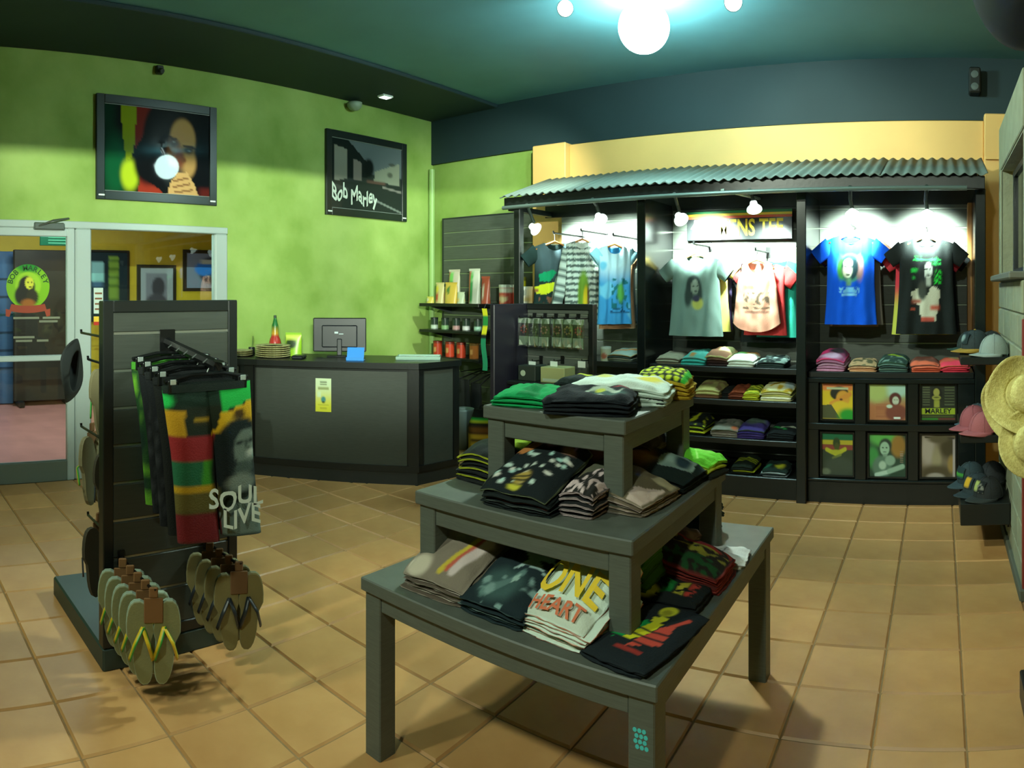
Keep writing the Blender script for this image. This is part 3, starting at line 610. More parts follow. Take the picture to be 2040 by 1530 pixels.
# ------------------------------------------------------------------ reception counter
A_, B_, C_ = (-5.05, 3.14), (-3.87, 4.03), (-3.80, 4.46); L_ = (LX+.01, 2.96)
ct = thing('reception_counter', 'angled grey and black shop counter under the green wall', 'counter', (-4.6, 3.7, 0))
def off(P, d):
    r = []
    for i in range(len(P)):
        nrm = Vector((0,0))
        for j in (i-1, i):
            if 0 <= j < len(P)-1:
                e = Vector((P[j+1][0]-P[j][0], P[j+1][1]-P[j][1])).normalized(); nrm += Vector((e.y, -e.x))
        nrm.normalize(); r.append((P[i][0]+nrm.x*d, P[i][1]+nrm.y*d))
    return r
PATH = [L_, A_, B_, C_]
def band(d0, d1, z0, z1, i0=0, i1=3, m=None):
    m = m or MB(); a = off(PATH, d0)[i0:i1+1]; b = off(PATH, d1)[i0:i1+1]; m.prism(a+b[::-1], z0, z1); return m
band(.05, -.62, .955, 1.005).build('counter_top', BLACK(), ct)
band(.012, -.04, .0, .11).build('plinth', mat('dark_grey_plinth', (32,38,38), .45), ct)
band(.022, -.03, .11, .16).build('bottom_rail', BLACK(), ct)
band(.0, -.03, .16, .955).build('carcass', BLACK(), ct)
def seg_panel(p, q, f0, f1, z0, z1, out, th, name, mt_):
    p, q = Vector(p), Vector(q); e = (q-p); n = Vector((e.y, -e.x)).normalized(); a = p+e*f0; b = p+e*f1; m = MB()
    m.prism([tuple(a+n*out), tuple(a+n*(out-th)), tuple(b+n*(out-th)), tuple(b+n*out)], z0, z1); return m.build(name, mt_, ct)
seg_panel(A_, B_, .055, .945, .16, .93, .008, .02, 'front_panel', COUNTERLAM()); seg_panel(B_, C_, .16, .86, .16, .93, .008, .02, 'side_panel', COUNTERLAM()); seg_panel(L_, A_, .1, .82, .16, .93, .008, .02, 'side_panel', COUNTERLAM())
for p, q, f0, f1 in ((A_,B_,-.012,.045),(A_,B_,.955,1.012),(B_,C_,.87,1.0)): seg_panel(p, q, f0, f1, .11, .955, .02, .04, 'corner_post', BLACK())
CT = 1.005
# label on the counter front
e = (Vector(B_)-Vector(A_)); nrm = Vector((e.y,-e.x)).normalized(); u_ = e.normalized()
pm = Vector(A_)+e*.467; M_ = Matrix(((u_.x, -nrm.x, 0, pm.x+nrm.x*.0105),(u_.y, -nrm.y, 0, pm.y+nrm.y*.0105),(0,0,1,0),(0,0,0,1)))
m = print_sheet([(196,214,176), ('g', .1, .9, (206,206,50)), ('r', .28,.09,.72,.13, (90,100,70), .03), ('r', .3,.16,.7,.2, (110,124,90), .03), ('r', .15,.26,.85,.34, (140,150,100), .04), ('r', .12,.4,.34,.56, (200,220,180), .05), ('e', .5,.63,.15,.09, (60,130,130), .3), ('e', .5,.71,.1,.03, (50,66,20), .4), ('r', .14,.795,.86,.81, (130,130,20), .02), ('r', .3,.88,.7,.91, (150,150,40), .03)], -.068, .068, .58, .86, 16, 34); m.xf(M_)
tag(m.build('counter_label', paper(), loc=(pm.x, pm.y, .58)), 'tall yellow and white paper label on the counter front', 'label')
# monitor seen from behind
p = Vector((-4.74, 3.93)); t = thing('monitor', 'black computer monitor seen from behind on the counter', 'monitor', (p.x, p.y, CT)); Mm = Matrix.Translation((p.x, p.y, CT)) @ Matrix.Rotation(math.radians(47), 4, 'Z')
PLA = mat('monitor_plastic', (17,21,27), .4)
m = MB(); m.box(-.24, .24, -.012, .012, .04, .345, .008); m.box(-.16, .16, -.03, -.012, .08, .28, .012); m.xf(Mm); m.build('screen_housing', PLA, t)
m = MB(); m.box(-.236, .236, .012, .014, .045, .34); m.xf(Mm); m.build('screen', mat('screen_glass', (10,14,18), .1), t)
m = MB(); m.box(-.022, .022, -.05, -.028, .01, .16, .006); m.xf(Mm); m.build('stand_neck', PLA, t)
m = MB(); m.box(-.11, .11, -.10, .06, 0, .012, .005); m.xf(Mm); m.build('stand_foot', PLA, t)
m = MB(); m.box(-.045, -.012, -.0315, -.030, .205, .222); m.box(-.005, .035, -.0315, -.030, .198, .205); m.xf(Mm); m.build('logo_mark', mat('pale_mark', (180,196,200), .5), t)
p = Vector((-4.37, 3.80)); M_ = Matrix.Translation((p.x, p.y, CT)) @ Matrix.Rotation(math.radians(40), 4, 'Z'); t = thing('card_holder', 'bright blue card holder beside the monitor', 'holder', (p.x, p.y, CT))
m = MB(); m.grid(lambda u, v: (-.072+.144*u, -.03+.04*v, .108*v), 2, 4); m.grid(lambda u, v: (-.072+.144*u, -.026+.04*v, .108*v), 2, 4); m.xf(M_); m.build('card', mat('bright_blue_card', (30,130,230), .4), t)
m = MB(); m.box(-.075, .075, -.05, .04, 0, .006, .002); m.box(-.075, .075, -.05, -.046, .006, .03); m.xf(M_); m.build('stand', mat('clear_blue_plastic', (60,140,220), .3), t)
p = Vector((-4.08, 4.27)); M_ = Matrix.Translation((p.x, p.y, CT)) @ Matrix.Rotation(math.radians(40), 4, 'Z'); t = thing('document_tray', 'flat silver tray at the right end of the counter', 'tray', (p.x, p.y, CT))
m = MB(); m.box(-.19, .19, -.12, .12, 0, .012, .004); m.xf(M_); m.build('tray_base', mat('silver_plastic', (150,180,164), .3, .3), t)
m = MB(); m.box(-.19, .19, -.12, -.112, .012, .028); m.box(-.19, .19, .112, .12, .012, .028); m.box(-.19, -.182, -.112, .112, .012, .028); m.box(.182, .19, -.112, .112, .012, .028); m.xf(M_); m.build('tray_rim', mat('silver_plastic'), t)
m = MB(); m.box(-.17, .17, -.10, .10, .0125, .018); m.xf(M_); m.build('paper_sheet', mat('white_paper', (210,225,215), .7), t)
# woven plates
WV = mat('woven_cream_straw', (206,200,146), .8, col2=(150,146,96), vscale=60, bump=.4, bscale=90)
def plate(loc, r, label, group):
    t = thing('woven_plate', label, 'plate', loc, 0, group); m = MB(); c = loc
    m.lathe([(r*.6,0),(r*.95,.012),(r,.017),(r*.96,.019),(r*.6,.008)], 24, c); m.build('rim', WV, t, smooth=True)
    m = MB(); m.lathe([(r*.6,0),(r*.6,.008)], 24, c); m.build('plate_base', mat('woven_centre', (160,150,100), .8), t); return t
for k in range(6): plate((-5.03, 3.40, CT+.018*k), .16, f'woven cream plate, {["lowest","second lowest","third from the bottom","third from the top","second from the top","topmost"][k]} of the large counter stack', 'woven plates on the counter')
for k in range(3): plate((-5.28, 3.22, CT+.018*k), .11, f'smaller woven plate, {["lowest","middle","topmost"][k]} of the short stack beside the gondola', 'small woven plates')
t = thing('bottle', 'slim bottle in green gold and red bands behind the plates', 'bottle', (-5.20, 3.54, CT))
m = MB(); m.lathe([(.055,0),(.058,.05),(.058,.10),(.05,.14),(.036,.17),(.032,.20),(.03,.27),(.02,.30),(.012,.34),(.004,.355)], 20, (-5.20, 3.54, CT))
m.c = [lin((22,26,24) if z < CT+.1 else (170,44,34) if z < CT+.18 else (190,150,40) if z < CT+.21 else (16,100,40)) for x, y, z in m.v]; m.build('bottle_body', mat('printed_glaze', rough=.3, vcol=True), t, smooth=True)
m = MB(); m.lathe([(.013,.335),(.013,.362),(.004,.364)], 14, (-5.20, 3.54, CT)); m.build('cap', mat('dark_cap', (20,50,30), .4), t)
t = thing('gift_pouch', 'yellow green pouch with dark patch standing on the counter', 'pouch', (-5.02, 3.62, CT)); M_ = Matrix.Translation((-5.02, 3.62, CT)) @ Matrix.Rotation(math.radians(40), 4, 'Z')
def pouch_fn(w_, h_, d_): return lambda u, v: (w_/2*math.cos(2*PI*u)*(1-.12*sm((v-.8)*5)+.12*(v>.9)), d_/2*math.sin(2*PI*u)*(1-v)**.5*(1 if v < .97 else .2), h_*v)
m = MB(); f_ = pouch_fn(.15, .20, .08); m.grid(f_, 24, 12, lambda u, v: paint([(150,196,40), ('e', .7, .45, .13, .22, (40,60,30), .3), ('r', .55, .05, .95, .25, (200,210,90), .03)], u, 1-v), wrap=True); m.xf(M_); m.build('pouch', mat('printed_foil', rough=.35, vcol=True), t, smooth=True)
m = MB(); m.box(-.075, .075, -.004, .004, .195, .21); m.xf(M_); m.build('seal', mat('seal_green', (140,186,40), .4), t)
t = thing('pen_holder', 'dark pen stand at the left end of the counter', 'holder', (-5.32, 3.36, CT)); m = MB(); m.lathe([(.03,0),(.03,.07),(.026,.07),(.025,.01)], 14, (-5.32, 3.36, CT)); m.build('cup', BLACK(), t)
m = MB(); m.tube([(-5.32, 3.36, CT+.012), (-5.33, 3.38, CT+.17)], .005, 6); m.build('pen', mat('olive_pen', (84,110,50), .5), t)
t = thing('card_terminal', 'small black payment terminal on the counter edge', 'terminal', (-4.86, 3.62, CT)); M_ = Matrix.Translation((-4.80, 3.52, CT)) @ Matrix.Rotation(.7, 4, 'Z')
m = MB(); m.box(-.05, .05, -.08, .08, 0, .03, .008); m.xf(M_); m.build('terminal_body', PLA, t); m = MB(); m.box(-.035, .035, 0, .06, .0305, .032); m.xf(M_); m.build('terminal_screen', mat('screen_glass'), t)
# ------------------------------------------------------------------ slatwall behind the counter with three shelves
sw = thing('slatwall', 'grey slatwall panel on the back wall behind the counter', 'slatwall', (-4.6, BY, 0))
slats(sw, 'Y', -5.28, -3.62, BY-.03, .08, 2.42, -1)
m = MB(); m.box(-5.30, -5.28, BY-.05, BY-.005, .08, 2.435); m.box(-5.28, -3.62, BY-.05, BY-.005, 2.42, 2.435); m.build('edge_trim', mat('slat_edge', (40,46,44), .4), sw)
def shelf(x0, x1, y0, y1, z, th, label, n=2, mt=None):
    t = thing('wall_shelf', label, 'shelf', ((x0+x1)/2, y1, z-th)); m = MB(); m.box(x0, x1, y0, y1, z-th, z, .004); m.build('board', mt or BLACK(), t)
    for k in range(n):
        x = x0+(x1-x0)*(.15+.7*k/max(1, n-1)); m = MB(); m.prism([(y1, z-th), (y1, z-th-.09), (y1-.02, z-th-.09), (y0+.06, z-th-.005), (y0+.06, z-th)], x-.004, x+.004); m.v = [(c, a, b) for a, b, c in m.v]; m.build('bracket', STEEL(), t)
    return t
SY = BY-.055
shelf(-5.27, -4.42, 5.52, SY, 1.455, .035, 'top black shelf behind the counter carrying colourful packs')
shelf(-5.27, -4.42, 5.52, SY, 1.165, .03, 'middle black shelf behind the counter carrying small jars')
shelf(-5.27, -4.42, 5.52, SY, .875, .03, 'lowest black shelf behind the counter carrying red tins')
shelf(-4.30, -3.86, 5.62, SY, 1.455, .03, 'short black shelf left of the canopy post holding two tubs')
def pack(x, y, z, w_, h_, d_, layers, label, group, rz=0, name='coffee_pack'):
    t = thing(name, label, 'pack', (x, y, z), 0, group); M_ = Matrix.Translation((x,y,z)) @ Matrix.Rotation(rz, 4, 'Z')
    m = MB(); f_ = pouch_fn(w_, h_, d_); m.grid(f_, 22, 10, lambda u, v: paint(layers, .5-.5*math.cos(2*PI*u) if u > .5 else .5+.0, 1-v), wrap=True); m.add([(w_/2*.9*math.cos(2*PI*k/22), d_/2*math.sin(2*PI*k/22), .001) for k in range(22)], [tuple(range(21,-1,-1))], layers[0]); m.xf(M_); m.build('pack_body', mat('printed_foil', rough=.35, vcol=True), t, smooth=True)
    m = MB(); m.box(-w_*.5, w_*.5, -.003, .003, h_*.97, h_*1.04); m.xf(M_); m.build('top_seal', mat('seal_%d%d%d' % tuple(layers[0]), layers[0], .4), t); return t
zz = 1.456; gp = 'packs on the top shelf behind the counter'
pack(-5.19, 5.62, zz, .10, .07, .08, [(206,196,90), ('e',.75,.5,.2,.3,(220,220,190))], 'tiny yellow pack at the left end of the top shelf', gp)
pack(-5.06, 5.64, zz, .12, .22, .09, [(200,190,130), ('r',.5,.5,1,.9,(190,80,60),.1), ('e',.75,.3,.2,.2,(220,200,60))], 'cream and red pack on the top shelf behind the counter', gp)
pack(-4.97, 5.78, zz, .16, .36, .10, [(196,190,170), ('r',.5,.3,1,.9,(40,120,70),.1), ('r',.75,.0,1,.4,(190,100,90),.1), ('e',.7,.2,.2,.15,(120,200,100))], 'tall green and pink pack, left of two tall packs', gp)
pack(-4.88, 5.62, zz, .17, .22, .10, [(206,176,74), ('r',.5,.55,1,.9,(214,186,90),.05), ('e',.62,.35,.1,.2,(60,120,60))], 'wide golden yellow pack in the middle of the top shelf', gp)
pack(-4.74, 5.62, zz, .10, .12, .08, [(186,200,170), ('e',.7,.7,.25,.2,(210,190,120))], 'small pale green pack between the golden and the tall pack', gp)
pack(-4.60, 5.68, zz, .15, .36, .10, [(200,206,190), ('r',.5,.35,1,1,(50,140,80),.1), ('r',.8,0,1,1,(180,80,60),.08), ('e',.65,.2,.15,.12,(90,180,90))], 'tall green white and red pack, right of two tall packs', gp)
pack(-4.48, 5.72, zz, .11, .28, .09, [(186,90,66), ('r',.5,.3,.8,.8,(220,210,190),.08)], 'red pack at the right end of the top shelf', gp)
gt = 'tubs on the short shelf'
def tub(x, y, z, r, h, layers, label, group, lid=(200,210,200), name='tub'):
    t = thing(name, label, name if name in ('jar','tub') else 'tin', (x, y, z), 0, group); m = MB()
    m.grid(lambda u, v: (x+r*math.cos(2*PI*u), y+r*math.sin(2*PI*u), z+h*.86*v), 18, 8, lambda u, v: paint(layers, (u*2) % 1, 1-v), wrap=True); m.add([(x+r*math.cos(2*PI*k/18), y+r*math.sin(2*PI*k/18), z+.0005) for k in range(18)], [tuple(range(18))], layers[0]); m.build(name+'_body', mat('printed_glaze', rough=.3, vcol=True), t, smooth=True)
    m = MB(); m.lathe([(r*1.03,h*.86),(r*1.03,h),(r*.9,h*1.01)], 18, (x,y,z)); m.build('lid', mat('lid_%d%d%d' % lid, lid, .4), t); return t
tub(-4.20, 5.72, zz, .085, .20, [(190,70,56), ('r',0,.0,1,.35,(206,206,196),.05), ('e',.5,.7,.2,.2,(210,190,150))], 'red and white tub, left on the short shelf', gt)
tub(-3.98, 5.72, zz, .085, .18, [(206,206,190), ('r',0,.5,1,.8,(190,170,120),.05), ('r',.3,.1,.7,.4,(60,80,60),.05)], 'cream tub with a dark label, right on the short shelf', gt)
tub(-4.10, 5.84, zz, .05, .28, [(196,190,40), ('r',0,.4,1,.7,(70,90,30),.05)], 'slim yellow tub behind the two tubs on the short shelf', gt, (120,120,40))
JL = [(36,60,46), ('r',0,.55,1,.95,(190,206,190),.05)]
for k, x in enumerate((-5.13, -4.97, -4.81, -4.67, -4.51)):
    tub(x, 5.62, 1.166, .042, .13, [(40,56,46), ('r',0,.55,1,.95,((190,206,190),(130,170,120),(180,140,140),(200,200,200),(150,190,170))[k],.05)], f'small dark jar, {("first","second","third","fourth","fifth")[k]} from the left on the middle counter shelf', 'jars on the middle shelf behind the counter', (26,34,30), 'jar')
for k, x in enumerate((-5.08, -4.90, -4.74, -4.56)):
    tub(x, 5.62, .876, .05, .16, [((176,60,36),(190,66,40),(180,60,36),(150,90,40))[k], ('e',.5,.5,.12,.2,(200,150,90))], ('red tin, leftmost on the lowest shelf behind the counter','red tin, second from left on the lowest shelf behind the counter','red tin, third from left on the lowest shelf behind the counter','ochre tin at the right end of the lowest counter shelf')[k], 'tins on the lowest shelf behind the counter', ((120,40,26),(120,40,26),(120,40,26),(96,70,30))[k], 'tin')
# things low behind the counter: bin, bags
p = atZ(924, 893, 0.0); t = thing('waste_bin', 'pale grey bin on the floor behind the counter end', 'bin', (p.x, p.y, 0))
m = MB(); m.lathe([(.085,0),(.10,.38),(.108,.40),(.10,.405),(.092,.38),(.08,.01)], 20, (p.x, p.y, 0)); m.build('bin_body', mat('pale_grey_plastic', (120,140,140), .5), t, smooth=True)
p = atZ(964, 905, 0.0); t = thing('backpack', 'black backpack with gold patch and green red stripe on the floor', 'bag', (p.x, p.y, 0)); M_ = Matrix.Translation((p.x, p.y, 0)) @ Matrix.Rotation(.55, 4, 'Z')
m = MB(); m.grid(lambda u, v: (.15*math.copysign(abs(math.cos(2*PI*u))**.6, math.cos(2*PI*u))*(1-.35*sm((v-.6)*2.4)), .09*math.copysign(abs(math.sin(2*PI*u))**.7, math.sin(2*PI*u))*(1-.5*sm((v-.6)*2.4)), .44*v), 32, 20, lambda u, v: paint([(24,26,22), ('r',.5,.18,1,.24,(40,160,60),.02), ('r',.5,.24,1,.29,(180,180,40),.02), ('r',.55,.36,.95,.5,(120,76,30),.05), ('r',.5,.52,1,.86,(190,150,40),.04), ('r',.62,.62,.8,.7,(60,44,20),.04)], u, 1-v), wrap=True)
m.add([(.1*math.cos(2*PI*k/12), .05*math.sin(2*PI*k/12), .44) for k in range(12)], [tuple(range(12))], (24,26,22)); m.xf(M_); m.build('bag_body', cloth(), t, smooth=True)
m = MB(); m.tube([(-.05,0,.43), (-.03,0,.48), (.03,0,.48), (.05,0,.43)], .008, 6); m.xf(M_); m.build('grab_handle', mat('black_web', (20,22,22), .8), t)
for k, (px_, py_, w_, h_) in enumerate(((922, 788, .20, .34), (948, 800, .16, .38))):
    p = atD(px_, py_, 7.15); t = thing('shoulder_bag', ('black shoulder bag hanging below the red tins, left one','black shoulder bag hanging below the red tins, right one')[k], 'bag', (p.x, p.y, p.z-h_/2))
    m = MB(); m.grid(lambda u, v: (p.x+w_/2*math.copysign(abs(math.cos(2*PI*u))**.7, math.cos(2*PI*u))*(1-.15*v), p.y+.05*math.sin(2*PI*u)*(1-.6*v), p.z-h_/2+h_*v), 24, 10, wrap=True); m.add([(p.x+w_/2*math.cos(2*PI*q/12), p.y+.05*math.sin(2*PI*q/12), p.z-h_/2) for q in range(12)], [tuple(range(12))]); m.build('bag_body', mat('black_cloth', (24,28,28), .8, bump=.3), t, smooth=True)
    m = MB(); m.tube([(p.x-w_*.4, p.y, p.z+h_*.48), (p.x, SY-.02, p.z+h_*.75), (p.x+w_*.4, p.y, p.z+h_*.48)], .008, 6); m.build('strap', mat('black_web', (20,22,22), .8), t)
    hook(sw, (p.x, SY, p.z+h_*.75), (p.x, p.y-.03, p.z+h_*.75), .005)
# ------------------------------------------------------------------ second gondola (middle)
GY = 4.25
g2 = thing('slatwall_gondola', 'black gondola behind the tiered table with hanging clear packs', 'display stand', (-2.65, 4.2, 0))
m = MB(); m.box(-2.965, -2.925, 3.83, GY+.03, 0, 1.50, .006); m.build('end_panel', mat('dark_plum_laminate', (26,24,34), .4), g2)
m = MB(); m.box(-2.385, -2.345, GY-.03, GY+.03, 0, 1.50, .005); m.build('end_panel', BLACK(), g2)
m = MB(); m.box(-2.925, -2.385, GY-.02, GY+.03, 1.455, 1.50, .005); m.build('top_bar', BLACK(), g2)
m = MB(); m.box(-2.925, -2.345, 3.85, GY+.03, 0, .14, .006); m.build('base_shelf', BLACK(), g2)
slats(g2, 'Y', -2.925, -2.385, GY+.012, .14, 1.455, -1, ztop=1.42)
m = MB(); m.box(-2.925, -2.385, 3.98, GY-.006, .92, .945, .003); m.build('shelf', BLACK(), g2)
PK = glass('clear_pack', .08, (.86,.92,.88), mixf=.34)
for k in range(6):
    x = -2.86+.095*k; hook(g2, (x, GY-.006, 1.40), (x, GY-.2, 1.40), .004)
    t = thing('bracelet_pack', f'clear pack with reddish beads, {("first","second","third","fourth","fifth","last")[k]} from the left on the middle gondola', 'pack', (x, GY-.16, 1.20), 0, 'clear packs on the middle gondola')
    m = MB(); y = GY-.15-.012*(k % 3); m.grid(lambda u, v: (x-.05+.10*u, y+.006*math.sin(6*u+k)+.008*math.sin(PI*v), 1.395-.205*v), 8, 8); m.grid(lambda u, v: (x-.05+.10*u, y-.012*math.sin(PI*u)*math.sin(PI*v)-.003+.006*math.sin(6*u+k), 1.395-.205*v), 8, 8); m.build('clear_bag', PK, t, smooth=True)
    m = MB(); m.box(x-.048, x+.048, y-.001, y+.001, 1.36, 1.397); m.build('header_card', mat('silver_header', (150,166,150), .4), t)
    m = MB(); bc = ((150,60,50),(90,100,80),(140,96,80),(120,60,56),(130,110,60),(150,50,50))[k]
    for q in range(7): m.lathe([(.002,-.009),(.009,0),(.002,.009)], 8, (x+.024*math.cos(q*.9), y+.002, 1.315+.024*math.sin(q*.9)))
    m.build('beads', mat('beads_%d' % k, bc, .4), t, smooth=True)
    m = MB(); m.box(x-.04, x+.04, y-.002, y+.002, 1.20, 1.265); m.build('insert_card', mat('insert_card', (150,166,146), .6), t)
for k, px_ in enumerate((1067, 1110, 1165)):
    p = atY(px_, 727, GY-.08); hook(g2, (p.x, GY-.006, p.z+.03), (p.x, GY-.12, p.z+.03), .004); m = MB(); m.box(p.x-.03, p.x+.03, GY-.126, GY-.123, p.z-.015, p.z+.03); m.build('price_tag', mat('white_tag', (206,220,210), .5), g2)
for k, (x, w_, c, lb) in enumerate(((-2.80, .15, (34,44,36), 'dark small box with pale disc on the middle gondola shelf'), (-2.58, .20, (150,156,104), 'cream small box on the middle gondola shelf'))):
    t = thing('small_box', lb, 'box', (x, GY-.12, .945)); m = MB(); m.box(x-w_/2, x+w_/2, GY-.2, GY-.05, .9455, 1.055, .004); m.build('carton', mat('carton_%d' % k, c, .6), t)
    m = MB(); m.lathe([(.001,-.002),(.022,-.002),(.022,.001)], 14, (x-w_*.2, GY-.2, 1.0), axis='y') if k == 0 else m.box(x-w_*.4, x+w_*.3, GY-.202, GY-.199, .955, .975); m.build('carton_label', mat('carton_print', (160,176,150), .6), t)
# green and gold lanyard hung on the left of the second gondola
p = Vector((-2.99, 3.80)); t = thing('lanyard', 'long gold and green lanyard hanging at the left edge of the middle gondola', 'lanyard', (p.x, p.y, 1.0)); m = MB()
m.grid(lambda u, v: (p.x-.022+.044*u+.008*math.sin(9*v), p.y+.004*math.sin(7*v)+.01*v*0, 1.47-.44*v), 3, 30, lambda u, v: lin((196,200,40) if v < .12 or .28 < v < .42 else (40,130,60) if v < .28 else (30,120,84) if v > .48 else (20,30,26))); m.build('ribbon', cloth(), t)
m = MB(); m.tube([(p.x, p.y-.002, 1.47), (p.x, p.y+.02, 1.5), (-2.96, 3.86, 1.5)], .004, 6); m.build('cord', mat('black_web'), t)
# ================================================================== CANOPIED WALL DISPLAY
CF, CB = 4.86, 5.58        # canopy front edge, back edge
CX0, CX1 = -3.63, .345
cn = thing('shop_canopy', 'corrugated grey tin roof canopy over the shirt display', 'canopy', (-1.6, 5.4, 2.3))
TIN = mat('grey_corrugated_tin', (98,112,106), .6, .1, var=.1, vscale=3)
ZF, ZB = 2.425, 2.675; WAVE = .080
sheets = [(CX0, -2.78), (-2.86, -2.0), (-2.08, -1.22), (-1.30, -.42), (-.50, CX1)]
for k, (x0, x1) in enumerate(sheets):
    m = MB(); n = int((x1-x0)/WAVE*8); dz = .005*(k % 2)
    m.grid(lambda u, v: (x0+(x1-x0)*u, CF-.03+(CB-CF+.03)*v, ZF+(ZB-ZF)*v+.010*math.sin(2*PI*(x0+(x1-x0)*u)/WAVE)+dz), n, 2); o = m.build('roof_sheet', TIN, cn, smooth=True); s_ = o.modifiers.new('t', 'SOLIDIFY'); s_.thickness = .006
m = MB(); m.box(CX0+.02, CX1-.02, CF+.01, CF+.06, 2.325, ZF-.008, .004); m.build('fascia', BLACK(), cn)
m = MB(); m.tube([(CX0+.03, CF-.02, 2.325), (CX1-.15, CF-.02, 2.325)], .017, 10); m.build('rail', mat('grey_rail', (96,112,106), .4, .4), cn)
def beam(p0, p1, w_, h_, name, mt):
    p0, p1 = Vector(p0), Vector(p1); d = (p1-p0); L = d.length; q = d.to_track_quat('Y', 'Z').to_matrix().to_4x4(); m = MB(); m.box(-w_/2, w_/2, 0, L, -h_/2, h_/2, .003); m.xf(Matrix.Translation(p0) @ q); return m.build(name, mt, cn)
for x in (CX0+.06, -2.335, -1.03, CX1-.08):
    beam((x, CF+.05, 2.35), (x, CB, 2.60), .05, .05, 'rafter', BLACK())
beam((CX0+.06, CF+.05, 2.33), (CX0+.06, CB, 2.33), .05, .05, 'tie_beam', BLACK())
beam((-1.60, CF+.0, 2.35), (-1.50, CB-.03, 2.37), .03, .02, 'tie_bar', mat('pale_steel', (190,206,200), .3, .4))
m = MB(); m.box(CX0, CX1, CB-.01, CB+.04, 2.30, 2.66); m.build('header_board', BLACK(), cn)
m = MB(); m.box(-3.52, -3.455, CF+.03, CF+.10, 0, 2.42, .006); m.build('post', BLACK(), cn)
for x0, x1 in ((-2.375, -2.30), (-1.066, -.99), (.262, .34)):
    m = MB(); m.box(x0, x1, 5.0, 5.63, 0, 2.345, .006); m.build('post', mat('black_gloss_laminate', (20,26,25), .22), cn)
m = MB(); m.box(.225, .262, 5.45, 5.60, .99, 2.3, .004); m.build('edge_lipping', mat('orange_brown_wood', (150,104,50), .5), cn)
def bay(x0, x1, ztop, label):
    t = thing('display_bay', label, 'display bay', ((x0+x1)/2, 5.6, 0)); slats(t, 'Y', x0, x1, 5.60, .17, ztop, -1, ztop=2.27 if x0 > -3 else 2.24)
    m = MB(); m.box(x0, x1, 5.06, 5.60, 0, .165, .006); m.build('plinth', BLACK(), t); return t
b1 = bay(-3.45, -2.375, 2.30, 'left display bay with striped and dark shirts'); b2 = bay(-2.30, -1.066, 2.30, 'middle display bay with the shirt sign and four shelves'); b3 = bay(-.99, .262, 2.335, 'right display bay with blue and black shirts above six posters')
def bshelf(t, x0, x1, z, th=.045): m = MB(); m.box(x0+.005, x1-.005, 5.07, 5.585, z-th, z, .004); return m.build('shelf', BLACK(), t)
Z2 = (1.0, .745, .445, .168)
for z in Z2[:3]: bshelf(b2, -2.30, -1.066, z)
bshelf(b1, -3.45, -2.375, 1.0); bshelf(b1, -3.45, -2.375, .66)
bshelf(b3, -.99, .262, .985)
# six framed posters in the lower part of the right bay
FB = mat('black_gloss_laminate')
m = MB(); m.box(-.99, .262, 5.12, 5.14, .165, .94); m.build('rear_panel', BLACK(), b3)
for a, b, z0, z1 in ((-.99,.262,.905,.94),(-.99,.262,.55,.60),(-.99,.262,.165,.185)): m = MB(); m.box(a, b, 5.05, 5.12, z0, z1, .004); m.build('rail', FB, b3)
colx = [(-.885,-.650), (-.527,-.254), (-.137,.118)]
for a, b in ((-.99,-.905),(-.63,-.547),(-.234,-.157),(.138,.262)): m = MB(); m.box(a, b, 5.055, 5.12, .185, .905, .004); m.build('stile', FB, b3)
def small_poster(c, r, layers, label, white=False):
    x0, x1 = colx[c]; z0, z1 = ((.628,.895) if r == 0 else (.205,.520)); t = thing('poster_frame', label, 'poster', ((x0+x1)/2, 5.10, z0), 0, 'six posters under the right shirt bay'); e = .008
    for bx in ((x0-.012,x0,z0-.012,z1+.012),(x1,x1+.012,z0-.012,z1+.012),(x0,x1,z0-.012,z0),(x0,x1,z1,z1+.012)): m = MB(); m.box(bx[0], bx[1], 5.085, 5.119, bx[2], bx[3]); m.build('frame_bar', FB, t)
    m = print_sheet(layers, x0, x1, z0, z1, 56, 64, 5.10); m.build('print', paper(), t); return t
small_poster(0, 0, [(206,180,30), ('r',0,0,1,.1,(190,96,60),.08), ('r',0,.08,1,.2,(206,120,60),.1), ('e',.56,.28,.3,.2,(26,30,20),.12), ('e',.68,.42,.22,.22,(206,150,50),.15), ('l',.30,.58,.9,.3,.07,(206,140,50)), ('e',.62,.45,.05,.03,(90,50,20),.4), ('e',.6,.66,.3,.16,(206,176,40),.2), ('p',[(0,.62),(.3,.6),(.6,1),(0,1)],(70,74,44)), ('e',.85,.9,.32,.2,(30,140,40),.4), ('r',.15,.11,.85,.17,(180,190,150),.03)], 'yellow poster of a person with raised arm, upper row left')
small_poster(1, 0, [(150,180,130), ('g',.2,.65,(170,110,70)), ('e',.75,.15,.35,.2,(170,210,196),.4), ('e',.2,.2,.3,.3,(170,190,110),.4), ('s',9,.45,(150,90,60),(.18,.55,.65,.95)), ('e',.72,.42,.17,.19,(90,40,34),.15), ('e',.73,.46,.09,.12,(190,200,180),.15), ('e',.70,.44,.02,.01,(60,40,34),.4), ('e',.77,.44,.02,.01,(60,40,34),.4), ('e',.75,.8,.3,.24,(120,64,50),.2), ('e',.56,.62,.08,.05,(190,210,190),.3), ('r',.68,.92,.86,.97,(226,236,226),.02)], 'reddish poster with a small portrait and text lines, upper row middle')
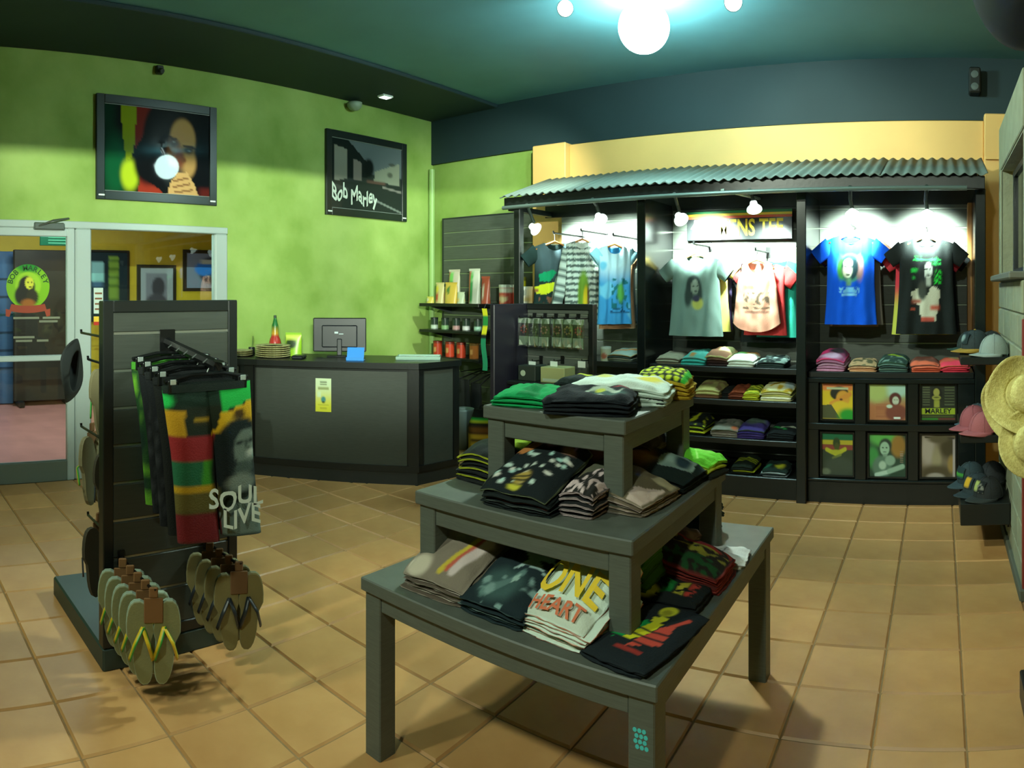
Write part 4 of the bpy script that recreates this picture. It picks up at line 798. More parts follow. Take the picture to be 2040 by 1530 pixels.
ps = small_poster(2, 0, [(34,40,28), ('s',8,.5,(84,92,66),(.04,.06,.26,.62)), ('s',7,.5,(78,88,62),(.68,.06,.97,.62)), ('e',.46,.28,.16,.2,(20,22,14),.15), ('e',.45,.22,.09,.11,(160,160,80),.15), ('e',.45,.37,.13,.07,(150,154,70),.15), ('e',.45,.36,.08,.015,(40,44,20),.4), ('r',.38,.44,.54,.64,(150,154,60),.04), ('r',.0,.66,1,.84,(150,170,40),.01), ('r',.02,.87,.95,.92,(70,80,36),.02), ('r',.0,.95,.5,.98,(60,150,40),.05), ('r',.5,.95,1,.98,(130,60,50),.05)], 'black and yellow concert poster with large name band, upper row right')
lettering('MARLEY', .062, lambda x, y: (-.01+x*.88, 5.0985, .895-.267*.75+y*.82), mat('black_ink', (20,24,12), .6), ps)
small_poster(0, 1, [(44,56,40), ('r',-.1,-.1,1.1,.17,(16,96,60),.03), ('r',-.1,.17,1.1,.28,(170,160,40),.02), ('r',-.1,.28,1.1,.40,(130,60,50),.02), ('e',.47,.24,.12,.13,(40,60,24),.2), ('e',.48,.33,.08,.1,(66,76,30),.2), ('l',.15,.40,.45,.5,.05,(170,170,40)), ('l',.45,.5,.75,.38,.05,(170,170,40)), ('e',.45,.46,.2,.06,(160,160,40),.3), ('l',.35,.6,.6,.52,.03,(110,120,50)), ('e',.55,.8,.5,.22,(56,66,54),.3), ('e',.12,.93,.15,.08,(100,110,90),.4)], 'green gold and red flag poster with cross-legged figure, lower row left')
small_poster(1, 1, [(40,66,50), ('e',.4,.08,.4,.2,(90,170,80),.4), ('e',.1,.55,.16,.25,(60,140,70),.4), ('e',.8,.28,.2,.26,(150,112,50),.3), ('e',.45,.26,.17,.16,(44,60,50),.2), ('e',.43,.34,.13,.16,(150,186,160),.12), ('e',.38,.32,.03,.012,(40,60,50),.4), ('e',.48,.32,.03,.012,(40,60,50),.4), ('e',.43,.42,.05,.012,(60,80,70),.4), ('r',.38,.46,.5,.56,(120,150,130),.05), ('e',.35,.78,.26,.26,(86,116,98),.2), ('e',.58,.62,.14,.12,(130,160,140),.2), ('e',.37,.74,.1,.1,(160,186,166),.3), ('l',.2,.97,.5,.9,.05,(170,196,180)), ('l',.55,.88,.92,.76,.06,(140,170,150)), ('s',6,.4,(150,130,110),(.84,.4,.94,.7))], 'greenish poster of a seated person leaning on one hand, lower row middle')
small_poster(2, 1, [(116,104,84), ('e',.2,.35,.22,.4,(170,158,146),.5), ('e',.45,.6,.14,.3,(150,140,110),.5), ('e',.8,.3,.24,.26,(70,62,40),.4), ('e',.45,.92,.5,.2,(80,70,48),.4), ('e',.42,1.0,.26,.09,(160,150,140),.3), ('e',.9,.7,.12,.2,(150,124,70),.4), ('r',.93,.1,1,1,(170,160,160),.03), ('l',.12,.06,.4,.07,.02,(60,52,40)), ('l',.78,.08,.96,.09,.02,(60,52,40)), ('e',.5,.1,.3,.1,(90,82,60),.4)], 'brown sepia close-up poster of a face, lower row right')
# sign in the middle bay
t = thing('shop_sign', 'black sign with green gold red stripes and yellow lettering', 'sign', (-1.7, 5.5, 2.04)); s0 = atY(1368, 400, 5.50); s1 = atY(1578, 466, 5.50); x0, x1 = s0.x, s1.x; zt = 2.272; zb = 2.025
m = MB(); m.box(x0, x1, 5.505, 5.53, zb, zt, .003); m.build('sign_board', mat('sign_black', (24,30,30), .35), t)
for k, c in enumerate(((26,120,66),(226,196,50),(206,84,46))):
    m = MB(); m.box(x0, x1, 5.502, 5.505, zt-.02-.022*k, zt-.022*k); m.build('stripe', mat('stripe_%d' % k, c, .5), t)
lettering('MENS TEE', .185, lambda x, y: (x0+.57+x*.70, 5.5025, zb+.095+y*1.05), mat('sign_yellow', (226,206,40), .5), t)
m = MB(); prof = [(.12,.18),(.05,.175),(.045,.14),(.015,.10),(.04,.095),(.035,.07),(.06,.065),(.06,.02),(.10,.015),(.11,.05),(.16,.06),(.17,.12),(.20,.165)]
m.add([(x0+.02+a, 5.5025, zb+b) for a, b in prof], [tuple(range(len(prof)))]); m.build('white_head_patch', mat('sign_white', (226,236,230), .5), t)  # flat white head-shaped patch at the left of the sign
# ------------------------------------------------------------------ spot lamps under the canopy
def canopy_lamp(x, z, label, tx, y=4.98, tz=1.86, en=430):
    t = thing('canopy_spotlight', label, 'lamp', (x, y, 2.33), 0, 'clip-on spotlights under the canopy'); tg = Vector((tx, 5.58, tz)); c = Vector((x, y+.02, z)); d = (tg-c).normalized(); M_ = Matrix.Translation(c) @ d.to_track_quat('Z','Y').to_matrix().to_4x4()
    m = MB(); m.tube([(x-.0, CF-.0, 2.345), (x-.01, y-.03, z+.11), (x, y, z+.05)], .014, 8); m.build('arm', mat('dark_plastic'), t)
    m = MB(); m.lathe([(.016,-.066),(.026,-.06),(.032,-.03),(.058,.0),(.060,.012),(.055,.012),(.03,-.026),(.01,-.034)], 20).xf(M_); m.build('reflector_head', mat('glowing_lamp_head', (226,245,238), .4, emit=1.6), t, smooth=True)  # head glows by itself, standing for the glare of the lamp
    m = MB(); m.lathe([(.002,-.010),(.044,-.007),(.051,.004),(.002,.009)], 18).xf(M_); m.build('bulb', mat('canopy_bulb', (235,255,248), emit=12), t, smooth=True)
    l = light('SPOT', 'canopy_spot_light', c+d*.035, en, SPOTCOL, .04, tg, 1.5, .9); return t
for x, z, tx, lb in ((-3.36, 2.14, -3.2, 'white spotlight under the left end of the canopy'), (-2.71, 2.19, -2.75, 'white spotlight above the tie-dyed shirt in the left bay'), (-1.99, 2.16, -1.95, 'white spotlight left of the shirt sign'), (-1.39, 2.22, -1.45, 'white spotlight in front of the shirt sign lettering'), (-.64, 2.15, -.68, 'white spotlight above the blue shirt'), (-.09, 2.14, -.1, 'white spotlight above the black shirt with green print')):
    canopy_lamp(x, z, lb, tx, tz=1.6 if x == -1.39 else 1.86)
# ================================================================== GARMENTS ON HANGERS
def tshirt(loc, L, layers, base, label, group=None, rz=0.0, sh=.19, hem=.22, neck=.085, sl=.15, drop=.07, depth=.045, seed=0, sleeve_col=None, tank=False, roundhem=0.0, hires=True, back_layers=None, name='t_shirt', longsl=False, slayers=None):
    x0, y0, z0 = loc; t = thing(name, label, 'shirt', loc, rz, group); mb = MB()
    M_ = Matrix.Translation(loc) @ Matrix.Rotation(rz, 4, 'Z'); nu, nv = (110, 66) if hires else (32, 16)
    def zt(x, front):
        ax = abs(x)
        if ax <= neck: return L-(drop if front else .02)*math.sqrt(max(0, 1-(ax/neck)**2))
        return L-.36*(ax-neck)
    def fn(u, v):
        a = 2*PI*u; s = math.cos(a); si = math.sin(a); front = si >= 0
        W = sh+(hem-sh)*v**.7 - .012*math.sin(PI*v); X = s*W; zt_ = zt(s*sh, front); zb = roundhem*(abs(s)**2.5)
        if tank and abs(s) > .80 and v < .38: X *= 1-.22*(1-v/.38)
        d = depth*(.25+.75*min(1, v*5)); fold = .012*v*math.sin(7*s+seed)+.006*math.sin(13*s+3*v+seed)+.008*noise.noise((4*s+seed, 5*v, seed))
        y = -d*math.copysign(abs(si)**.7, si)+(fold if abs(si) > .1 else fold*abs(si)*10)
        return (X, y, zt_+(zb-zt_)*v)
    def cf(u, v):
        p = fn(u, v)
        return paint(layers, p[0]/.5+.5, (L-p[2])/L) if math.sin(2*PI*u) >= -.02 else lin(base)
    mb.grid(fn, nu, nv, cf, wrap=True)
    if not tank:
        for q in (-1, 1):
            a = Vector((q*(sh-.03), 0, zt(sh-.03, True)-.055)); dr = Vector((q*.80, 0, -.60)) if not longsl else Vector((q*.22, 0, -.97))
            side = Vector((.60*q, 0, .80)) if not longsl else Vector((.97*q, 0, .22))
            def sf(u, v, a=a, dr=dr, side=side):
                an = 2*PI*u; r = (.072-.010*v) if not longsl else (.062-.022*v); p = a+dr*(sl*v)+side*(r*math.cos(an)); return (p.x, p.y-.026*math.sin(an)*(.5+.5*min(1, v*2))+.006*math.sin(9*v+seed), p.z)
            mb.grid(sf, 16, 6 if not longsl else 22, (lambda u, v, q=q: paint(slayers, u, v)) if slayers else (lambda u, v: lin(sleeve_col or base)), wrap=True)
    mb.xf(M_); mb.build('garment', cloth(), t, smooth=True)
    if not tank:
        m = MB(); m.grid(lambda u, v: ((neck+.012-.02*v)*math.cos(2*PI*u), -depth*.35*math.sin(2*PI*u), zt((neck+.0-.02*v)*math.cos(2*PI*u)*.98, math.sin(2*PI*u) > 0)+.006*v+.001), 30, 1, wrap=True, col=base); m.xf(M_); m.build('collar', cloth(), t, smooth=True)
    return t
WOOD = mat('hanger_wood', (176,120,60), .5, var=.1)
def hanger(loc, L, label, rz=0.0, wall_y=None, hw=.175):
    x, y, z = loc; t = thing('wooden_hanger', label, 'hanger', (x, y, z+L), rz, 'wooden hangers in the display bays'); M_ = Matrix.Translation((x, y, z+L)) @ Matrix.Rotation(rz, 4, 'Z')
    m = MB(); m.tube([(-hw, 0, -.065), (-.06, 0, -.012), (0, 0, .012), (.06, 0, -.012), (hw, 0, -.065)], .009, 8); m.xf(M_); m.build('shoulder_bar', WOOD, t, smooth=True)
    m = MB(); m.tube([(0,0,.012), (0,0,.055), (.0,.018,.075), (0,.0,.093), (0,-.018,.078)], .0025, 6); m.xf(M_); m.build('wire_hook', STEEL(), t)
    return t
def arm(bayobj, x, z, y=5.2): return hook(bayobj, (x, 5.58, z), (x, y, z), .008, .02, (.04,.09))
GP = 'shirts hanging in the display bays'
# right bay: blue shirt and the ones behind it
BL = (8,84,216)
tx = (-.685, 5.24, 1.335); arm(b3, tx[0], tx[2]+.69+.085, 5.20)
tshirt(tx, .69, [BL, ('e',.50,.37,.20,.16,(60,130,120),.1), ('e',.36,.37,.06,.13,(70,150,70),.4), ('e',.65,.38,.06,.13,(140,110,110),.4), ('e',.5,.36,.13,.145,(24,50,56),.12), ('e',.47,.32,.065,.05,(220,230,216),.2), ('e',.46,.40,.07,.08,(206,216,190),.2), ('e',.43,.355,.022,.008,(40,60,60),.4), ('e',.51,.355,.022,.008,(40,60,60),.4), ('e',.47,.445,.035,.012,(60,70,60),.4), ('r',.44,.48,.52,.57,(90,140,110),.04), ('r',.33,.585,.64,.645,(110,180,230),.015), ('s',5,.35,BL,(.33,.585,.64,.645)), ('r',.38,.655,.6,.68,(120,190,235),.01)], BL, 'bright blue T-shirt with a round portrait print', GP, sh=.185, hem=.205, seed=1)
vs = lettering; WHT = mat('pale_blue_print', (130,190,230), .8)
hanger(tx, .69, 'wooden hanger of the bright blue T-shirt')
tshirt((-.655, 5.33, 1.33), .69, [(96,90,84)], (96,90,84), 'grey shirt directly behind the bright blue one', GP, sh=.19, hem=.22, seed=2, hires=False, sleeve_col=(110,84,70))
tshirt((-.685, 5.42, 1.31), .69, [(150,120,96)], (150,120,96), 'tan shirt furthest behind the bright blue one', GP, sh=.18, hem=.20, seed=3, hires=False, sleeve_col=(80,50,130))
BKT = (26,32,31)
tx = (-.10, 5.22, 1.265); arm(b3, tx[0], tx[2]+.735+.085, 5.18)
tshirt(tx, .735, [BKT, ('r',.30,.20,.55,.235,(40,190,80),.02), ('r',.45,.22,.72,.29,(60,200,100),.03), ('s',7,.45,BKT,(.28,.2,.8,.5)), ('r',.27,.32,.40,.36,(40,180,70),.02), ('r',.29,.40,.40,.43,(40,170,70),.02), ('r',.62,.34,.73,.48,(40,190,60),.02), ('s',8,.35,BKT,(.62,.34,.74,.5)), ('e',.5,.37,.14,.14,(34,40,40),.2), ('e',.40,.46,.08,.13,(34,40,40),.3), ('e',.53,.345,.058,.085,(216,226,220),.15), ('e',.50,.33,.02,.008,(50,60,56),.4), ('e',.56,.33,.02,.008,(50,60,56),.4), ('e',.53,.39,.03,.009,(80,90,86),.4), ('r',.50,.42,.57,.5,(190,200,190),.04), ('p',[(.28,.56),(.42,.5),(.5,.62),(.58,.5),(.70,.54),(.70,.66),(.64,.86),(.42,.86),(.40,.7),(.28,.66)], (196,196,176)), ('e',.44,.55,.07,.1,(60,64,58),.3), ('r',.28,.64,.42,.68,(150,80,66),.04), ('r',.56,.70,.70,.75,(186,90,70),.04), ('r',.42,.82,.62,.865,(180,80,66),.02), ('r',.26,.73,.33,.75,(180,80,60),.02)], BKT, 'black T-shirt with green lettering and a photo print', GP, sh=.20, hem=.235, seed=4)
hanger(tx, .735, 'wooden hanger of the black T-shirt with green lettering')
tshirt((-.13, 5.33, 1.255), .71, [(206,62,76), ('g',.45,.75,(186,190,80))], (206,62,76), 'red to yellow fading shirt behind the black T-shirt', GP, sh=.205, hem=.245, seed=5, hires=False)
tshirt((-.08, 5.42, 1.27), .70, [(30,34,34)], (30,34,34), 'dark shirt furthest behind the black T-shirt', GP, sh=.20, hem=.24, seed=6, hires=False)
# middle bay: grey and pink shirts
GR = (110,136,128)
tx = (-1.955, 5.24, 1.225); arm(b2, tx[0], tx[2]+.665+.085, 5.20)
tshirt(tx, .665, [GR, ('e',.50,.40,.13,.15,(46,58,56),.15), ('e',.40,.52,.06,.12,(50,64,60),.4), ('e',.60,.50,.05,.14,(50,64,60),.4), ('e',.52,.40,.065,.095,(136,150,136),.15), ('e',.49,.385,.022,.008,(40,50,48),.4), ('e',.56,.385,.022,.008,(40,50,48),.4), ('e',.53,.45,.03,.009,(50,60,56),.4), ('r',.48,.48,.56,.56,(80,96,90),.04), ('e',.56,.60,.095,.075,(176,180,90),.25), ('e',.54,.54,.07,.04,(60,60,80),.3)], GR, 'grey-blue T-shirt with a dark portrait and yellow patch', GP, sh=.20, hem=.235, seed=7)
hanger(tx, .665, 'wooden hanger of the grey-blue T-shirt')
tshirt((-1.935, 5.33, 1.26), .66, [(196,186,96)], (196,186,96), 'pale yellow shirt behind the grey-blue T-shirt', GP, sh=.215, hem=.255, seed=8, hires=False, sleeve_col=(190,170,90))
tshirt((-1.90, 5.42, 1.27), .64, [(70,60,96)], (70,60,96), 'purple grey shirt furthest behind the grey-blue T-shirt', GP, sh=.215, hem=.21, seed=9, hires=False)
PKC = (220,160,136)
tx = (-1.43, 5.22, 1.27); arm(b2, tx[0], tx[2]+.56+.085, 5.18)
tshirt(tx, .56, [PKC, ('r',.32,.34,.46,.40,(150,120,96),.04), ('r',.30,.44,.72,.66,(196,150,126),.02), ('n',16,-.05,(96,84,70),(.30,.44,.72,.68),4), ('r',.32,.68,.72,.74,(150,110,94),.02), ('s',3,.4,PKC,(.3,.62,.74,.80))], PKC, 'peach pink sleeveless top with rounded hem and faded print', GP, sh=.16, hem=.195, neck=.07, drop=.10, seed=10, tank=True, roundhem=.07)
hanger(tx, .56, 'wooden hanger of the peach pink top', hw=.14)
tshirt((-1.38, 5.30, 1.24), .57, [(196,60,60)], (196,60,60), 'red shirt directly behind the peach pink top', GP, sh=.165, hem=.18, seed=11, hires=False, sl=.13)
tshirt((-1.30, 5.38, 1.22), .62, [(40,150,130)], (40,150,130), 'teal shirt behind the peach pink top, right side', GP, sh=.17, hem=.175, seed=12, hires=False)
tshirt((-1.40, 5.46, 1.17), .62, [(28,32,32)], (28,32,32), 'black shirt furthest behind the peach pink top', GP, sh=.18, hem=.24, seed=13, hires=False)
# left bay: dark shirt side-on, striped pair, tie-dyed shirt
tx = (-3.235, 5.12, 1.36); arm(b1, tx[0], tx[2]+.66+.085, 5.10)
tshirt(tx, .66, [(28,48,46), ('e',.5,.2,.4,.25,(70,90,96),.5), ('p',[(.20,.42),(.46,.36),(.52,.40),(.4,.52),(.22,.52)], (20,150,100)), ('p',[(.12,.60),(.26,.56),(.54,.52),(.52,.62),(.3,.70),(.16,.68)], (206,216,40)), ('r',.08,.62,.2,.66,(150,90,60),.03), ('n',14,.1,(120,80,60),(.2,.70,.75,.82),3)], (28,48,46), 'dark green shirt with green and yellow print, left end of the canopy', GP, rz=.75, sh=.18, hem=.20, seed=14)
hanger(tx, .66, 'wooden hanger of the dark green printed shirt', rz=.75)
tshirt((-3.10, 5.31, 1.34), .66, [(150,170,160), ('n',3,.0,(100,116,110),(0,0,1,1),2)], (150,170,160), 'pale grey shirt just behind the dark green printed one', GP, rz=1.1, sh=.17, hem=.19, seed=15, hires=False, longsl=True, sl=.55)
ST = [(198,214,206), ('s',14,.46,(86,102,98),(0,0,1,1)), ('e',.52,.66,.10,.30,(110,150,50),.2), ('e',.56,.74,.05,.20,(206,186,40),.2), ('e',.60,.74,.02,.2,(90,70,50),.3)]
tx = (-2.965, 5.14, 1.30); arm(b1, tx[0], tx[2]+.73+.085, 5.12)
tshirt(tx, .73, ST, (198,214,206), 'grey and white striped long-sleeved shirt with green gold stripe', GP, rz=.55, sh=.14, hem=.17, neck=.06, seed=16, longsl=True, sl=.60, slayers=[(198,214,206), ('s',13,.46,(86,102,98),(0,0,1,1))])
hanger(tx, .73, 'wooden hanger of the striped shirt', rz=.55, hw=.13)
TD = [(60,150,210), ('e',.5,.1,.5,.3,(190,226,240),.5), ('n',4,.15,(110,190,226),(0,0,1,1),6), ('n',16,.0,(30,110,120),(.42,.42,.72,.80),3), ('r',.4,.80,.75,.86,(30,80,120),.02), ('s',4,.4,(60,150,210),(.4,.8,.76,.87)), ('e',.58,.6,.07,.12,(90,170,80),.4)]
tx = (-2.64, 5.12, 1.315); arm(b1, tx[0], tx[2]+.66+.085, 5.10)
tshirt(tx, .66, TD, (60,150,210), 'light blue tie-dyed shirt with green print in the left bay', GP, rz=.85, sh=.15, hem=.155, neck=.07, seed=17, sl=.08, sleeve_col=(150,210,230))
hanger(tx, .66, 'wooden hanger of the tie-dyed shirt', rz=.85, hw=.13)
tshirt((-2.672, 5.235, 1.27), .68, [(196,150,110)], (196,150,110), 'tan orange shirt behind the tie-dyed one', GP, rz=.85, sh=.15, hem=.17, seed=18, hires=False, sl=.08)
tshirt((-2.70, 5.34, 1.33), .62, [(120,140,140)], (120,140,140), 'grey shirt furthest behind the tie-dyed one', GP, rz=.85, sh=.15, hem=.16, seed=19, hires=False, sl=.08)
# ================================================================== FOLDED GARMENTS
ORD = ['topmost', 'second down', 'third down', 'fourth down', 'fifth down', 'sixth down', 'seventh down']
def stack(cx, cy, z0, w_, d_, rz, items, what, group, where, sag=.010, seed=0, droop=.22, res=(44,38), name='folded_shirt', cat='shirt', corner=.06, single=None):
    """items bottom -> top: (front thickness, back thickness, colour, side colour, layers); every garment is an object of its own"""
    M_ = Matrix.Translation((cx, cy, z0)) @ Matrix.Rotation(rz, 4, 'Z'); bf = bb = .0008; out = []
    n = len(items)
    for k, it in enumerate(items):
        tf, tb, col, sc, lay = it; top = k == n-1; nx, ny = res if top else (14, 12); sd = seed*3.1+k*1.7; jx, jy = (R.uniform(-.009,.009), R.uniform(-.008,.008)); ja = R.uniform(-.03,.03)
        def hf(xn, yn):
            dr = 1-droop*abs(xn)**3-.5*droop*max(0, -yn)**3; b = bf+(bb-bf)*(yn+1)/2; b = b*dr+sag*.55*min(1, k/3)*noise.noise((xn*1.7+seed, yn*1.5, seed*.7)); return (max(b, .0008), tf+(tb-tf)*(yn+1)/2)
        def pos(xn, yn):
            x, y = w_/2*xn*(1-corner*yn**4*xn*xn), d_/2*yn*(1-corner*xn**4*yn*yn); return (x-y*ja+jx, y+x*ja+jy)
        def topz(xn, yn):
            b, h = hf(xn, yn); e = max(abs(xn), abs(yn))
            return b+h*(1-.45*e**9)+(sag*noise.noise((xn*1.6+sd, yn*1.8, sd))+sag*.5*noise.noise((xn*4+sd, yn*3, sd)) if top else 0)
        mb = MB(); vs = []; cs = []
        for j in range(ny+1):
            for i in range(nx+1):
                xn, yn = 2*i/nx-1, 2*j/ny-1; x, y = pos(xn, yn); vs.append((x, y, topz(xn, yn))); cs.append(paint(lay, .5+xn/2, .5-yn/2) if lay else lin(col))
        fs = [(j*(nx+1)+i, j*(nx+1)+i+1, (j+1)*(nx+1)+i+1, (j+1)*(nx+1)+i) for j in range(ny) for i in range(nx)]
        bd = [(i, 0) for i in range(nx)]+[(nx, j) for j in range(ny)]+[(i, ny) for i in range(nx, 0, -1)]+[(0, j) for j in range(ny, 0, -1)]
        prev = [j*(nx+1)+i for i, j in bd]; nb = len(bd)
        for q, (f, o) in enumerate(((.42,.006),(.30,.0075),(.22,.003),(.14,.007),(.02,.004))):
            base = len(vs)
            for i, j in bd:
                xn, yn = 2*i/nx-1, 2*j/ny-1; x, y = pos(xn, yn); b, h = hf(xn, yn); l = math.hypot(xn/ w_, yn/ d_) or 1; wob = o*(1+1.1*noise.noise((xn*3+sd, yn*3, q*.7)))
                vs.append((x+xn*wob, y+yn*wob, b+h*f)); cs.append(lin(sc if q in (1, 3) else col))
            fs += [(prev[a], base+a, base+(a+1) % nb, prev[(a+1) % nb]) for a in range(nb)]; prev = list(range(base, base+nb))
        fs.append(tuple(prev[::-1])); mb.add(vs, fs, cs); mb.xf(M_)
        lab = (f'{what[1]} on top of {where}' if top else f'{what[0]}, {"lowest" if k == 0 else ORD[n-1-k]} of {where}')
        if len(lab.split()) > 16: lab = (f'{what[1]}, top of {where.split(" on ")[0]}' if top else f'{what[0]}, {"lowest" if k == 0 else ORD[n-1-k]} of {where.split(" on ")[0]}')
        if len(lab.split()) > 16: lab = (f'{what[1]}, topmost of its pile' if top else f'{what[0]}, {"lowest" if k == 0 else ORD[n-1-k]} in {where.split(" on ")[0].split(" at ")[0]}')
        o = mb.build(name, cloth(), None, smooth=True, loc=(M_ @ Vector((0,0,(bf+bb)/2)))); tag(o, lab, cat, group if n > 1 else None); out.append(o)
        o.data.polygons.foreach_set('use_smooth', [True]*len(o.data.polygons))
        fin = (topz, pos, M_); bf += tf; bb += tb
    return out, fin
def drape_text(s_, size, fin, w_, d_, xn0, yn0, mt, parent, sx=1.0, sy=1.0, rot=0.0):
    topz, pos, M_ = fin; vs, fs = text_geo(s_, size); mb = MB(); P = []; c, sn = math.cos(rot), math.sin(rot)
    for x, y, z in vs:
        X, Y = (x*sx*c-y*sy*sn), (x*sx*sn+y*sy*c); xn, yn = xn0+X/(w_/2), yn0+Y/(d_/2); a, b = pos(xn, yn); P.append(M_ @ Vector((a, b, topz(max(-1,min(1,xn)), max(-1,min(1,yn)))+.0022)))
    mb.add(P, fs); o = mb.build('print_lettering', mt, parent); o.location = Vector((0,0,0)); return o
# ------------------------------------------------------------------ three-tier display table
tb = thing('tiered_table', 'grey wood three-tier display table piled with folded shirts', 'table', (-1.23, 2.16, 0))
def tier(x0, x1, y0, y1, zt, th, zleg, lw, inset, ap):
    m = MB(); m.box(x0, x1, y0, y1, zt-th, zt, .004); m.build('table_top', GREYLAM(), tb)
    for a, b, c, d in ((x0+inset+lw, x1-inset-lw, y0+inset+.005, y0+inset+.03), (x0+inset+lw, x1-inset-lw, y1-inset-.03, y1-inset-.005), (x0+inset+.005, x0+inset+.03, y0+inset+lw, y1-inset-lw), (x1-inset-.03, x1-inset-.005, y0+inset+lw, y1-inset-lw)):
        m = MB(); m.box(a, b, c, d, zt-th-ap, zt-th, .003); m.build('apron', GREYLAM(), tb)
    for x in (x0+inset, x1-inset-lw):
        for y in (y0+inset, y1-inset-lw): m = MB(); m.box(x, x+lw, y, y+lw, zleg, zt-th, .004); m.build('leg', GREYLAM(), tb)
tier(-1.77, -.685, 1.56, 2.77, .61, .045, 0, .075, .012, .055)
tier(-1.635, -.815, 1.69, 2.52, .91, .045, .61, .070, .012, .06)
tier(-1.475, -.925, 1.865, 2.46, 1.20, .045, .91, .070, .012, .06)
m = MB()
for k in range(4):
    for q in range(3): m.lathe([(.001,-.001),(.006,-.001),(.006,.001)], 8, (-.745+.013*q-.005*k % .008, 1.572, .437+.014*k), axis='y')
tag(m.build('leg_sticker', mat('turquoise_print', (70,190,190), .5), loc=(-.72, 1.57, .33)), 'turquoise dotted mark on the front table leg', 'sticker')
T1, T2, T3 = .61, .91, 1.20
g1, g2_, g3 = 'folded shirts on the bottom tier', 'folded shirts on the middle tier', 'folded shirts on the top tier'
BRN = (122,112,98); BRD = (84,74,64)
lay = [BRN, ('e',.5,.25,.5,.25,(150,138,126),.4), ('l',.55,.9,.8,.35,.035,(190,170,60)), ('l',.62,.85,.84,.40,.03,(180,90,70)), ('l',.72,.85,.92,.40,.06,(196,180,176)), ('e',.15,.88,.2,.14,(190,180,160),.3)]
stack(-1.50, 1.775, T1, .25, .31, .05, [(.009,.031,BRN,(190,180,166),None) if k % 2 else (.009,.031,BRD,(150,140,126),None) for k in range(6)]+[(.012,.034,BRN,(160,150,136),lay)], ('taupe folded shirt', 'taupe folded shirt with a gold and red stripe print'), g1, 'the taupe pile on the bottom tier', seed=1)
DB = (26,40,44)
lay = [DB, ('p',[(.25,.2),(.6,.15),(.95,.3),(.7,.34),(.9,.48),(.55,.44),(.4,.52),(.55,.36)], (150,176,172)), ('e',.45,.75,.3,.2,(60,86,84),.4), ('l',.3,.9,.6,.55,.05,(90,120,116)), ('p',[(.5,.6),(.6,.56),(.62,.66),(.54,.7)], (150,180,170)), ('n',7,.25,(120,150,146),(0,.5,1,1),4)]
stack(-1.245, 1.775, T1, .235, .31, -.03, [(.009,.026,DB,(110,130,126) if k == 2 else (40,56,58),None) for k in range(5)]+[(.012,.034,DB,(60,80,80),lay)], ('dark blue-black folded shirt', 'dark blue-black folded shirt with pale splash print'), g1, 'the dark pile on the bottom tier', seed=2)
WHC = (206,224,210); OR = (206,110,70)
lay = [WHC, ('r',-.1,.80,1.1,1.1,(196,206,190),.05)]
o1, fin = stack(-1.02, 1.765, T1, .235, .29, -.10, [(.009,.029,WHC,OR if k % 2 else (150,70,46),None) for k in range(6)]+[(.011,.036,WHC,OR,lay)], ('white folded shirt with an orange edge', 'white folded shirt lettered in yellow and orange'), g1, 'the white pile on the bottom tier', seed=3)
drape_text('ONE', .135, fin, .235, .29, .0, -.30, mat('yellow_print', (230,196,50), .85), o1[-1], .80, .92)
drape_text('HEART', .062, fin, .235, .29, .0, -.83, mat('orange_print', (206,112,76), .85), o1[-1], 1.0, .95)
stack(-1.00, 2.02, T1, .22, .16, 0, [(.05,.055,(50,90,30),(30,60,20),None)]*3+[(.06,.065,(64,120,30),(40,80,20),[(64,120,30), ('e',.5,.7,.4,.2,(110,150,60),.5)])], ('green folded shirt', 'green folded shirt with pale fold'), g1, 'the green pile behind the white one', seed=4)
NV = (26,34,38)
lay = [NV, ('e',.46,.14,.13,.10,(200,200,50),.15), ('e',.46,.17,.08,.05,(150,150,40),.3), ('p',[(.36,.28),(.58,.24),(.56,.34),(.38,.36)], (206,206,50)), ('p',[(.42,.36),(.60,.36),(.52,.62),(.40,.72),(.30,.72)], (206,206,40)), ('p',[(.06,.66),(.32,.36),(.42,.38),(.30,.70),(.18,.74)], (16,140,70)), ('p',[(.52,.62),(.62,.40),(.80,.36),(.88,.66),(.46,.80)], (196,76,62)), ('l',.72,.38,.86,.2,.035,(196,76,62)), ('s',5,.15,NV,(.05,.3,.95,.8)), ('r',.34,.80,.76,.85,(150,50,44),.02)]
stack(-.80, 1.755, T1, .20, .345, -.16, [(.014,.014,NV,(20,26,30),None), (.018,.018,NV,(20,26,30),lay)], ('thin black folded shirt', 'flat black folded shirt with green gold and red figure'), g1, 'the pair at the front table corner', seed=5, sag=.003)
lay = [(24,30,30), ('e',.2,.2,.2,.2,(170,170,50),.3), ('r',.2,.4,.8,.55,(24,110,50),.05), ('r',.2,.6,.8,.75,(190,180,60),.05), ('r',.2,.78,.8,.9,(180,60,50),.05), ('n',10,.1,(24,30,30),(.1,.35,.9,.95),5)]
stack(-.84, 2.01, T1, .15, .22, PI/2, [(.014,.014,(22,28,30),(18,24,26),None)]*2+[(.016,.02,(22,28,30),(18,24,26),lay)], ('black folded shirt', 'black folded shirt with small green gold red print'), g1, 'the low pile beside the figure shirt', seed=6)
lay = [(30,32,26), ('p',[(0,0),(.4,0),(.4,1),(0,1)], (28,70,36)), ('p',[(.4,0),(.7,0),(.7,1),(.4,1)], (130,126,44)), ('p',[(.7,0),(1,0),(1,1),(.7,1)], (130,40,38)), ('n',9,-.05,(34,30,24),(0,0,1,1),9)]
